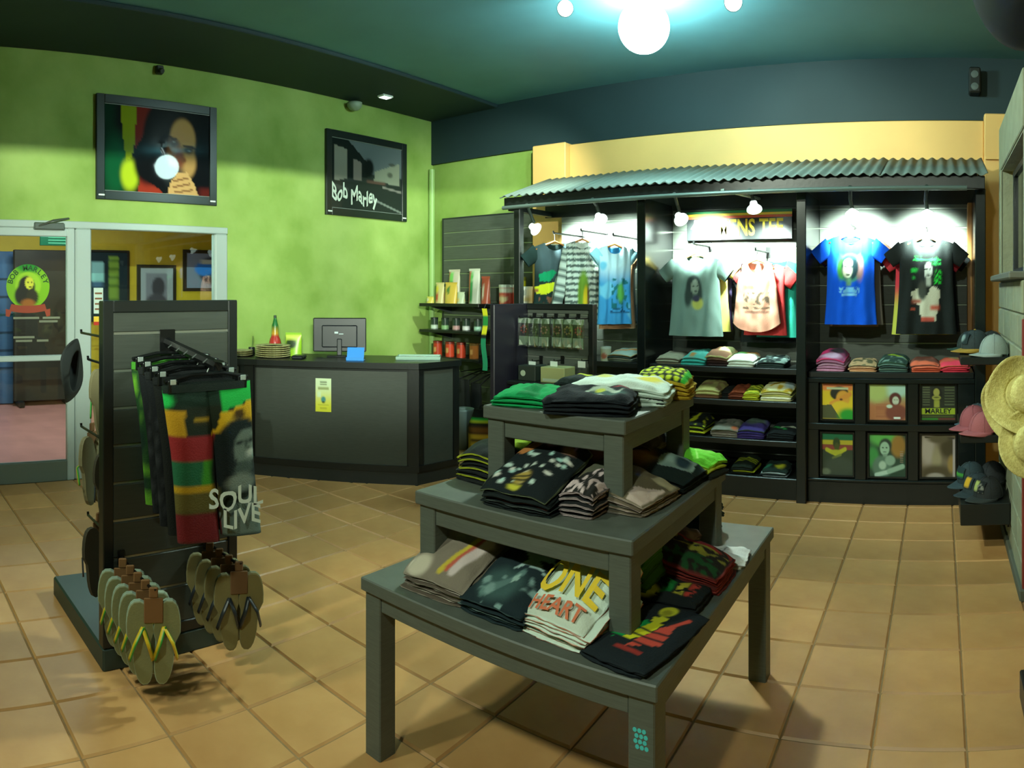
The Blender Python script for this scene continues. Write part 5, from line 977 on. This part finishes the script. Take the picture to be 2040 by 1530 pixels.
stack(-.83, 2.185, T1, .20, .24, PI/2, [(.012,.024,(120,44,40),(150,60,50),None) if k % 2 else (.012,.024,(84,34,30),(140,50,44),None) for k in range(5)]+[(.018,.026,(110,40,38),(140,50,44),lay)], ('dark red folded shirt', 'folded shirt lettered in green gold and red'), g1, 'the red pile on the bottom tier', seed=7)
stack(-.80, 2.38, T1, .15, .20, PI/2+.15, [(.014,.014,(190,196,190),(150,156,150),None), (.016,.02,(204,206,204),(160,160,160),[(204,206,204), ('l',.2,.5,.8,.6,.015,(120,120,120))])], ('white folded shirt', 'plain white folded shirt'), g1, 'the small white pair near the right table edge', seed=8)
stack(-.99, 2.37, T1, .17, .20, PI/2, [(.03,.03,(100,84,72),(70,60,50),None)]*2+[(.035,.035,(112,92,80),(70,60,50),None)], ('mauve brown folded shirt', 'mauve brown folded shirt'), g1, 'the brown pile behind the red one', seed=9)
stack(-.99, 2.58, T1, .20, .22, PI/2, [(.04,.04,(26,50,48),(20,40,40),None)]*3+[(.045,.045,(30,58,56),(20,40,40),None)], ('dark teal folded shirt', 'dark teal folded shirt'), g1, 'the dark teal pile at the back right', seed=10)
# middle tier
YL = (196,206,50)
lay = [(24,30,28), ('r',-.1,-.1,1.1,.6,(140,170,40),.1), ('e',.2,.6,.3,.3,(30,40,30),.4)]
stack(-1.515, 2.03, T2, .20, .26, -.05, [(.018,.02,(24,28,28),YL if k % 2 else (30,34,34),None) for k in range(6)]+[(.018,.02,(24,30,28),YL,lay)], ('black folded shirt with a lime edge', 'black and lime folded shirt'), g2_, 'the lime edged pile on the middle tier', seed=11)
PR = [(22,30,32), ('p',[(.05,.35),(.30,.06),(.44,.12),(.2,.42)], (170,110,60)), ('e',.52,.16,.2,.07,(160,124,176),.3), ('e',.82,.24,.1,.06,(150,110,90),.4), ('n',6,.22,(150,120,170),(.3,.02,.9,.34),1)]
for k in range(26):
    PR.append(('e', R.uniform(.08,.95), R.uniform(.32,.92), R.uniform(.025,.06), R.uniform(.02,.04), (190+R.randint(-30,15),206,196), .35))
PR += [('e',.5,.80,.12,.09,(170,146,70),.3), ('s',5,.35,(40,42,24),(.36,.74,.62,.97)), ('e',.48,.93,.1,.03,(190,186,60),.4)]
stack(-1.245, 1.87, T2, .25, .29, .02, [(.010,.026,(22,30,30),(90,100,96) if k == 2 else (120,70,60) if k == 3 else (36,44,44),None) for k in range(6)]+[(.012,.036,(22,30,30),(110,120,90),PR)], ('black folded shirt', 'black folded shirt with white letters and orange print'), g2_, 'the big black pile on the middle tier', seed=12)
stack(-1.05, 1.90, T2, .11, .24, .02, [(.02,.022,(26,28,28),(196,176,176),None)]*4+[(.02,.024,(30,30,30),(190,170,170),[(40,40,38), ('n',9,.0,(206,186,186),(0,.2,1,1),2)])], ('dark folded shirt with pink white edge', 'dark folded shirt with pink white lettering'), g2_, 'the narrow pile', seed=13)
stack(-1.25, 2.16, T2, .26, .24, 0, [(.034,.034,(30,34,32),(24,28,28),None), (.034,.034,(40,80,50),(30,60,40),None), (.03,.03,(190,186,140),(206,206,170),None), (.034,.034,(40,36,32),(30,28,26),None), (.03,.034,(90,66,56),(70,50,44),[(90,66,56), ('e',.2,.6,.25,.3,(150,170,160),.3)])], ('folded shirt', 'brown and pale folded shirt'), g2_, 'the mixed pile behind the big black one', seed=14)
lay = [(100,90,70), ('e',.3,.3,.5,.3,(80,84,70),.5), ('p',[(0,.75),(.3,.7),(.6,.95),(.6,1),(0,1)], (190,170,160)), ('r',.7,.7,1,1,(170,160,130),.05)]
stack(-.975, 2.0, T2, .24, .24, PI/2-.1, [(.009,.024,(104,92,76),(190,170,160),None) if k % 2 else (.009,.024,(86,78,64),(150,140,130),None) for k in range(4)]+[(.012,.034,(100,90,70),(180,164,150),lay)], ('olive brown folded shirt', 'olive brown folded shirt with pink white folds'), g2_, 'the olive pile on the middle tier', seed=15)
lay = [(26,38,36), ('p',[(.2,.5),(.5,.4),(.9,.55),(.8,.9),(.4,.95)], (136,160,152)), ('e',.6,.75,.15,.12,(40,60,70),.4), ('e',.3,.2,.3,.2,(120,90,40),.5)]
stack(-.955, 2.25, T2, .22, .24, PI/2-.05, [(.010,.024,(26,36,36),(22,30,30),None)]*4+[(.012,.028,(26,38,36),(24,34,34),lay)], ('black green folded shirt', 'black green folded shirt with grey print'), g2_, 'the dark pile beside the lime shirt', seed=16)
stack(-.90, 2.425, T2, .12, .20, PI/2-.25, [(.03,.03,(30,34,30),(26,30,28),None), (.02,.02,(180,190,60),(150,170,40),None), (.024,.03,(104,200,50),(150,190,50),[(104,200,50), ('l',.1,.7,.9,.3,.02,(160,226,110)), ('e',.7,.6,.2,.2,(130,214,80),.4)])], ('folded shirt under the lime one', 'bright lime green folded shirt'), g2_, 'the small pile at the right edge of the middle tier', seed=17)
stack(-1.12, 2.36, T2, .22, .18, 0, [(.04,.04,(40,40,34),(30,30,28),None)]*3+[(.045,.045,(90,86,66),(60,56,44),[(60,56,46), ('l',.1,.5,.9,.6,.05,(150,146,110))])], ('dark olive folded shirt', 'dark olive folded shirt with pale line'), g2_, 'the pile under the back of the top tier', seed=18)
# top tier
GN = (20,150,84)
stack(-1.345, 2.0, T3, .24, .22, .25, [(.016,.018,GN,(14,110,60),None)]*2+[(.018,.02,GN,(14,110,60),[GN, ('l',.3,.75,.42,.74,.012,(206,206,210)), ('n',3,.2,(14,120,66),(0,0,1,1),4)])], ('emerald green folded shirt', 'emerald green folded shirt with a small white mark'), g3, 'the green pile on the top tier', seed=19, sag=.014)
BKF = (20,26,30)
stack(-1.10, 1.975, T3, .28, .21, .32, [(.016,.018,BKF,(28,34,40),None)]*3+[(.018,.022,BKF,(28,34,40),[BKF, ('r',.35,.18,.95,.26,(150,50,54),.06), ('e',.45,.22,.12,.06,(170,60,60),.3), ('e',.72,.62,.2,.12,(60,90,84),.4), ('n',7,.1,(170,186,170),(.45,.42,.95,.8),3), ('e',.62,.55,.06,.05,(190,200,80),.3)])], ('black folded shirt', 'black folded shirt with red line and pale print'), g3, 'the black pile on the top tier', seed=20, sag=.012)
stack(-1.09, 2.19, T3, .34, .20, .25, [(.02,.02,(190,206,196),(150,170,160),None)]*3+[(.022,.026,(206,224,214),(160,180,170),[(206,224,214), ('e',.78,.4,.16,.25,(206,196,70),.4), ('e',.3,.3,.1,.1,(200,206,120),.4), ('l',.1,.6,.6,.4,.02,(170,190,180))])], ('white folded shirt', 'white folded shirt with a yellow patch'), g3, 'the white pile on the top tier', seed=21, sag=.016)
stack(-1.30, 2.33, T3, .24, .17, 0, [(.02,.02,(24,30,30),(20,26,26),None)]*2+[(.022,.024,(28,40,38),(20,30,30),[(28,40,38), ('r',0,.0,.6,.15,(190,206,60),.1)])], ('dark folded shirt', 'dark folded shirt with a yellow rim'), g3, 'the dark pile at the back of the top tier', seed=22)
CK = [(24,40,28), ('s',1,1,(24,40,28),(0,0,1,1))]
for a in range(7):
    for b in range(6): CK.append(('e', .06+.148*a+(.03 if b % 2 else 0), .08+.17*b, .055, .06, (196,216,50), .3))
CK.append(('r', .93,0,1.1,1,(60,190,60),.03))
stack(-1.005, 2.365, T3, .20, .16, .2, [(.02,.022,(176,150,40),(150,120,30),None)]*3+[(.03,.04,(176,156,40),(150,126,30),CK)], ('mustard folded knit', 'black knit with rows of lime yellow dots'), g3, 'the mustard pile at the right of the top tier', seed=23, sag=.01, name='folded_knit', cat='knitwear')
stack(-.965, 2.20, T3, .06, .14, .25, [(.025,.025,(20,24,28),(26,30,34),None)]*2, ('slim black folded shirt', 'slim black folded shirt'), g3, 'the slim pile right of the white one', seed=24)
# ------------------------------------------------------------------ shelves of the bays
def pile(px_, y_, z, w_, d_, cols, what, where, group, h=.017, lay=None, seed=0, tf=None):
    x = atY(px_, 700, y_).x if px_ > 10 else px_
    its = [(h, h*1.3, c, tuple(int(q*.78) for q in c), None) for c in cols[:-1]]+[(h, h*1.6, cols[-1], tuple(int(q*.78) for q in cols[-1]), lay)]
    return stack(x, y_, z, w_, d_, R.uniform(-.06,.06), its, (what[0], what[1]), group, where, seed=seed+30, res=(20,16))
SYF = 5.22
gs = 'folded clothes on the top shelf of the right bay'; z = .9855
pile(1662, SYF, z, .21, .26, [(190,130,160),(170,120,150),(190,150,180),(150,100,130),(206,70,120)], ('lavender pink folded shirt','magenta and grey folded shirt'), 'the lavender pile at the left of the right bay', gs, .024, [(150,70,110), ('e',.2,.4,.25,.4,(206,60,120),.4), ('e',.65,.4,.3,.3,(60,56,66),.4), ('e',.5,.85,.4,.15,(190,160,190),.4)], 1)
pile(1721, SYF, z, .20, .25, [(220,170,126),(214,160,116),(216,170,130),(130,120,90)], ('peach folded shirt','peach and olive patterned folded shirt'), 'the peach pile in the right bay', gs, .016, [(190,160,120), ('n',5,.0,(90,90,66),(0,0,1,1),2)], 2)
pile(1782, SYF, z, .21, .25, [(70,96,90),(100,130,120),(50,70,66),(90,120,110),(60,90,70)], ('grey green folded shirt','dark folded shirt with a lime stripe'), 'the green pile in the right bay', gs, .018, [(44,66,60), ('l',.3,.2,.95,.6,.06,(150,180,40)), ('n',6,.15,(120,150,140),(0,.4,1,1),3)], 3)
pile(1844, SYF, z, .21, .25, [(226,110,80),(216,100,70),(226,114,84),(130,80,66)], ('coral folded shirt','rust brown and coral folded shirt'), 'the coral pile in the right bay', gs, .018, [(120,76,64), ('r',-.1,.75,1.1,1.1,(220,110,80),.1)], 4)
pile(1901, SYF, z, .20, .25, [(236,74,96),(226,64,86),(236,80,100),(206,100,76)], ('pink red folded shirt','pink red and orange folded shirt'), 'the pink red pile at the right of the right bay', gs, .017, [(206,96,76), ('r',-.1,.6,1.1,1.1,(236,70,96),.1), ('e',.55,.2,.2,.15,(180,170,120),.4)], 5)
gm = 'folded clothes on the top shelf of the middle bay'; z = 1.0005
pile(1341, SYF, z, .20, .25, [(140,140,120),(150,150,130),(120,116,100)], ('stone grey folded shirt','stone grey folded shirt with a brown back'), 'the stone pile in the middle bay', gm, .022, [(140,140,120), ('r',.3,-.1,1.1,.5,(90,84,72),.2)], 6)
pile(1392, SYF, z, .20, .26, [(60,170,160),(50,150,140),(80,150,140)], ('turquoise folded shirt','turquoise folded shirt with an orange patch'), 'the turquoise pile in the middle bay', gm, .028, [(70,150,140), ('r',.3,.75,.5,1,(150,110,60),.1), ('n',4,.1,(110,180,170),(0,0,1,.6),5)], 7)
pile(1438, SYF+.02, z, .19, .25, [(60,44,44),(70,50,48),(110,80,66),(180,180,120)], ('dark brown folded shirt','cream crumpled shirt over brown ones'), 'the brown pile in the middle bay', gm, .026, [(120,90,70), ('e',.7,.3,.3,.35,(196,196,140),.3)], 8)
pile(1485, SYF, z, .21, .25, [(216,226,216),(226,236,226),(206,220,206)], ('bright white folded shirt','white folded shirt with green and gold top'), 'the bright white pile in the middle bay', gm, .025, [(226,236,226), ('e',.3,.15,.35,.3,(90,170,80),.5), ('e',.75,.12,.25,.25,(190,140,60),.5)], 9)
pile(1543, SYF, z, .22, .26, [(40,54,54),(60,80,80),(36,46,46)], ('dark folded shirt','dark patterned folded shirt'), 'the dark pile at the right of the middle bay', gm, .02, [(40,54,54), ('n',5,.0,(130,156,150),(0,0,1,1),7)], 10)
gm2 = 'folded clothes on the second shelf of the middle bay'; z = Z2[1]+.0005
pile(1420, SYF, z, .20, .24, [(150,110,80),(170,160,100),(190,186,120)], ('tan folded cap cloth','cream yellow crumpled hat'), 'the cream pile on the second shelf', gm2, .03, [(180,176,110), ('n',4,.1,(150,130,90),(0,0,1,1),2)], 11)
pile(1476, SYF, z, .13, .22, [(120,60,40)]*3+[(140,70,44)], ('rust folded beanie','rust red folded beanie'), 'the rust pile on the second shelf', gm2, .018, None, 12)
pile(1503, SYF-.01, z, .12, .22, [(190,196,50)]*3+[(206,216,60)], ('yellow folded beanie','yellow green folded beanie'), 'the yellow pile on the second shelf', gm2, .018, [(200,206,60), ('s',4,.3,(80,110,30),(0,0,1,1))], 13)
pile(1552, SYF, z, .24, .25, [(206,206,150),(226,226,200),(190,190,110),(206,206,160),(196,186,80)], ('cream folded shirt','cream and gold patterned folded shirt'), 'the cream pile at the right of the second shelf', gm2, .02, [(206,206,160), ('n',4,.0,(180,150,40),(0,0,1,1),3), ('e',.85,.4,.15,.4,(170,190,190),.4)], 14)
pile(1445, SYF+.05, z, .15, .22, [(40,46,44)]*3, ('dark folded beanie','dark folded beanie'), 'the dark pile between cream and rust on the second shelf', gm2, .018, None, 15)
gm3 = 'folded clothes on the third shelf of the middle bay'; z = Z2[2]+.0005
pile(1340, SYF, z, .12, .22, [(150,150,60)]*2+[(176,170,80)], ('ochre folded beanie','ochre folded beanie'), 'the ochre pile at the left of the third shelf', gm3, .022, None, 16)
pile(1390, SYF, z, .20, .24, [(26,32,30),(190,196,40),(26,32,30),(150,170,40),(30,34,32)], ('black or lime folded shirt','black folded shirt with lime patches'), 'the lime and black pile on the third shelf', gm3, .02, [(26,32,30), ('n',4,.1,(190,200,40),(0,0,1,1),4)], 17)
pile(1452, SYF, z, .22, .25, [(150,146,136),(160,150,140),(140,136,126),(120,126,110)], ('grey white folded shirt','grey white folded shirt with an orange patch'), 'the grey pile on the third shelf', gm3, .02, [(140,140,130), ('n',4,.0,(90,100,90),(0,0,1,.7),6), ('e',.85,.9,.12,.1,(200,110,70),.4)], 18)
pile(1502, SYF, z, .21, .25, [(70,56,130),(80,66,140),(60,50,120),(56,66,66)], ('violet folded shirt','violet folded shirt with a grey print'), 'the violet pile on the third shelf', gm3, .022, [(70,60,130), ('e',.5,.3,.4,.35,(90,110,100),.4)], 19)
pile(1562, SYF, z, .21, .24, [(24,30,32)]*3+[(24,30,32)], ('black folded shirt','black folded shirt with green and white swirl'), 'the black pile at the right of the third shelf', gm3, .018, [(24,30,32), ('l',.1,.5,.6,.8,.05,(40,140,70)), ('l',.4,.6,.95,.5,.04,(170,180,160))], 20)
gm4 = 'folded clothes on the lowest shelf of the middle bay'; z = Z2[3]+.0005
pile(1488, SYF, z, .17, .24, [(26,32,28),(170,180,40),(26,32,28),(30,40,30)], ('dark folded shirt','dark folded shirt with lime lines'), 'the dark pile on the lowest shelf', gm4, .018, [(30,40,32), ('s',5,.3,(170,186,40),(0,.2,1,.9))], 21)
pile(1547, SYF-.02, z, .19, .24, [(160,180,190),(30,40,44),(170,190,196),(30,46,40)], ('pale blue folded shirt','dark folded shirt with yellow and white trim'), 'the pale pile at the right of the lowest shelf', gm4, .014, [(30,46,40), ('e',.65,.6,.2,.2,(196,200,50),.4), ('e',.1,.6,.2,.2,(60,150,120),.4)], 22)
pile(1420, SYF, z, .22, .24, [(24,28,28)]*3, ('black folded trousers','black folded trousers'), 'the black pile at the left of the lowest shelf', gm4, .02, None, 23)
gl = 'folded clothes on the shelf of the left bay'
pile(1247, SYF, 1.0005, .22, .26, [(150,170,160),(190,200,190),(70,90,84),(176,150,100)], ('pale folded shirt','pale folded shirt with tan stripe'), 'the pale pile in the left bay', gl, .02, [(150,170,160), ('l',.1,.8,.9,.3,.06,(190,130,70))], 24)
tub(atY(1207, 700, 5.12).x, 5.12, 1.0005, .045, .12, [(186,186,160), ('e',.5,.6,.2,.25,(176,96,70))], 'cream tub beside the pale pile in the left bay', None)
pile(1262, SYF, .6605, .22, .26, [(40,60,60)]*4, ('dark teal folded shirt','dark teal folded shirt'), 'the dark pile on the lower shelf of the left bay', gl, .03, None, 25)
pile(1215, SYF, .6605, .20, .26, [(120,130,100),(90,100,80),(130,136,110)], ('sage folded shirt','sage patterned folded shirt'), 'the sage pile on the lower shelf of the left bay', gl, .04, [(120,130,100), ('n',5,.0,(70,80,70),(0,0,1,1),5)], 26)
# ================================================================== CAPS AND STRAW HATS ON THE RIGHT
HX0, HX1 = .125, RX-.008
for z, th, lb in ((1.20, .045, 'top floating black shelf with caps on the grey block wall'), (.735, .045, 'middle floating black shelf with pink caps'), (.33, .13, 'lowest floating black box shelf with dark caps')):
    t = thing('floating_shelf', lb, 'shelf', ((HX0+HX1)/2, 4.45, z-th)); m = MB(); m.box(HX0, HX1, 4.05, 4.78, z-th, z, .004); m.build('board', BLACK(), t)
    m = MB(); m.box(HX1-.012, HX1, 4.1, 4.74, z-th-.03, z-th); m.build('cleat', BLACK(), t)
def cap(loc, rz, col, brim, label, logo=None, tilt=0.0, group=None, brim2=None):
    t = thing('baseball_cap', label, 'cap', loc, rz, group); M_ = Matrix.Translation(loc) @ Matrix.Rotation(rz, 4, 'Z') @ Matrix.Rotation(tilt, 4, 'X')
    cm = lambda c: mat('cap_%d_%d_%d' % c, c, .85, bump=.2, bscale=120)
    m = MB(); r = .088
    m.grid(lambda u, v: (r*math.cos(2*PI*u)*math.cos(v*PI/2*.97), 1.1*r*math.sin(2*PI*u)*math.cos(v*PI/2*.97), .012+.115*math.sin(v*PI/2)*(1+.12*max(0,-math.sin(2*PI*u))*(1-v))), 28, 10, wrap=True); m.xf(M_); o = m.build('crown', cm(col), t, smooth=True)
    m = MB(); m.grid(lambda u, v: ((.085+.0*v)*math.cos(PI+PI*u)*(1-.12*v*v), (1.05*.088+.085*v)*math.sin(PI+PI*u)-.0, .014-.018*abs(math.cos(PI*u))**2*v-.006*v), 20, 6); m.xf(M_); o = m.build('brim', cm(brim), t, smooth=True); s_ = o.modifiers.new('t', 'SOLIDIFY'); s_.thickness = .005
    m = MB(); m.lathe([(.009,.125),(.007,.131),(.002,.133)], 10); m.xf(M_); m.build('button', cm(brim), t, smooth=True)
    for k in range(6):
        m = MB(); a = 2*PI*k/6+.5; m.tube([((r+.001)*math.cos(a)*math.cos(v*PI/2*.97), 1.1*(r+.001)*math.sin(a)*math.cos(v*PI/2*.97), .013+.116*math.sin(v*PI/2)*(1+.12*max(0,-math.sin(a))*(1-v))) for v in (0,.2,.4,.6,.8,.97)], .0012, 4); m.xf(M_); m.build('seam', cm(tuple(int(q*.8) for q in col)), t)
    if logo:
        m = MB(); m.grid(lambda u, v: (.045*(2*u-1), -1.1*(r+.003)*math.sqrt(1-(.5*(2*u-1))**2)*math.cos((.18+.42*v)*PI/2*.97)-.002, .012+.12*math.sin((.18+.42*v)*PI/2)*(1.10-.05*v)), 14, 10, lambda u, v: paint(logo, u, 1-v)); m.xf(M_); m.build('front_print', cloth(), t, smooth=True)
    return t
cs_ = 1.201
cap((.335, 4.17, cs_), -1.05, (134,146,140), (144,156,150), 'light grey-blue cap at the front of the top shelf')
cap((.235, 4.33, cs_+.02), -1.15, (34,46,48), (150,120,40), 'dark cap with rainbow brim on the top shelf', [(34,46,48), ('e',.4,.5,.3,.3,(120,140,140),.4)], .08)
cap((.21, 4.56, cs_), -1.1, (26,40,38), (24,60,50), 'dark green cap behind the rainbow-brimmed one on the top shelf')
cap((.345, 4.52, cs_), -.5, (24,30,30), (24,30,30), 'black cap at the back of the top shelf')
t = [o for o in bpy.data.objects if o.name.startswith('baseball_cap.001')][0]
br = [c for c in t.children if c.name.startswith('brim')][0]; m = MB(); Mq = Matrix.Translation((.235,4.33,cs_+.02)) @ Matrix.Rotation(-1.15,4,'Z') @ Matrix.Rotation(.08,4,'X')
m.grid(lambda u, v: (.082*math.cos(PI+PI*u)*(1-.12*v*v), (1.05*.088+.083*v)*math.sin(PI+PI*u), .018-.018*abs(math.cos(PI*u))**2*v-.006*v), 30, 6, lambda u, v: lin(((40,170,70),(206,206,50),(226,130,40),(206,60,50),(110,50,130))[min(4,int(u*5))])); m.xf(Mq); m.build('brim_print', cloth(), t, smooth=True)
cm_ = .736
cap((.27, 4.14, cm_), -1.0, (148,80,84), (154,84,88), 'dusty pink cap at the front of the middle shelf', group=None)
cap((.22, 4.24, cm_+.02), -1.1, (140,72,78), (146,76,82), 'dusty pink cap stacked behind the front pink one', None, .1)
cap((.25, 4.42, cm_), -1.0, (50,66,72), (56,76,84), 'slate cap with white print on the middle shelf', [(50,66,72), ('n',5,.0,(200,206,200),(0,0,1,1),2)])
cap((.34, 4.34, cm_+.01), -.7, (60,60,110), (60,110,100), 'purple cap with green brim at the back of the middle shelf')
cl_ = .331
cap((.30, 4.17, cl_), -.9, (24,28,28), (34,40,38), 'black cap with green badge at the front of the lowest shelf', [(24,28,28), ('r',.1,.1,.5,.9,(150,160,90),.1), ('n',6,.1,(110,110,100),(.4,.2,1,1),5)])
cap((.21, 4.38, cl_+.04), -1.1, (34,50,54), (40,58,64), 'dark slate cap with a green stripe on the lowest shelf', [(34,50,54), ('r',0,.55,1,.8,(60,130,50),.1)], .15)
cap((.24, 4.26, cl_), -1.0, (30,44,48), (30,44,48), 'dark blue cap under the striped one on the lowest shelf', [(30,44,48), ('r',.3,.1,.8,.9,(190,150,40),.1)])
cap((.345, 4.42, cl_+.03), -.6, (20,24,26), (20,24,26), 'black cap at the back right of the lowest shelf')
STRAW = mat('natural_straw', (206,196,124), .85, col2=(180,166,96), vscale=60, bump=.5, bscale=110)
hp = thing('hat_hook', 'black wall hook behind the straw hats', 'hook', (RX+.07, WY0-.03, 1.16)); m = MB(); m.tube([(RX+.07, WY0-.035, 1.2), (RX+.02, 3.24, 1.2), (RX+.02, 3.24, 1.23)], .008, 7); m.build('hook_arm', HK, hp); m = MB(); m.box(RX+.03, RX+.11, WY0-.036, WY0-.03, 1.14, 1.26); m.build('hook_plate', HK, hp)
sun_hat((.402, 3.20, 1.10), (.20, -.93, .32), .195, (206,196,124), 'natural straw hat, upper one at the right edge', mt=STRAW, wav=.036, seed=1.0)
sun_hat((.435, 3.13, .895), (-.10, -.97, .12), .165, (206,196,124), 'natural straw hat, lower one at the right edge', mt=STRAW, wav=.02, seed=2.2)
sun_hat((.385, 3.33, 1.04), (-.30, -.93, -.12), .185, (206,196,124), 'natural straw hat tucked behind the upper one', mt=STRAW, wav=.03, seed=.4)
t = thing('display_plinth', 'corner of a low black plinth at the lower right edge', 'plinth', (.5, 2.48, 0))
m = MB(); m.box(.31, .75, 2.33, 2.63, .02, .13, .006); m.build('top_box', BLACK(), t); m = MB(); m.box(.33, .73, 2.35, 2.61, 0, .02); m.build('plinth_foot', BLACK(), t)
# ------------------------------------------------------------------ unseen fascia, roof and spots, added to shape the light on the left wall
m = MB(); m.box(.30, .33, -2.9, 1.3, 2.445, 2.75, .004); struct(m.build('unseen_fascia', BLACK()))
m = MB(); m.box(.30, 1.6, -2.9, 1.3, 2.75, 2.80); struct(m.build('unseen_roof', CEILD))
for k, y in enumerate((-.6, -.9, -1.2, -1.5, -1.8)): light('SPOT', 'added_wall_spot', (1.4, y, 2.386), 780, LCOL, .012, (-5.4, 5.7-1.25*k, 2.25), .56, .55)
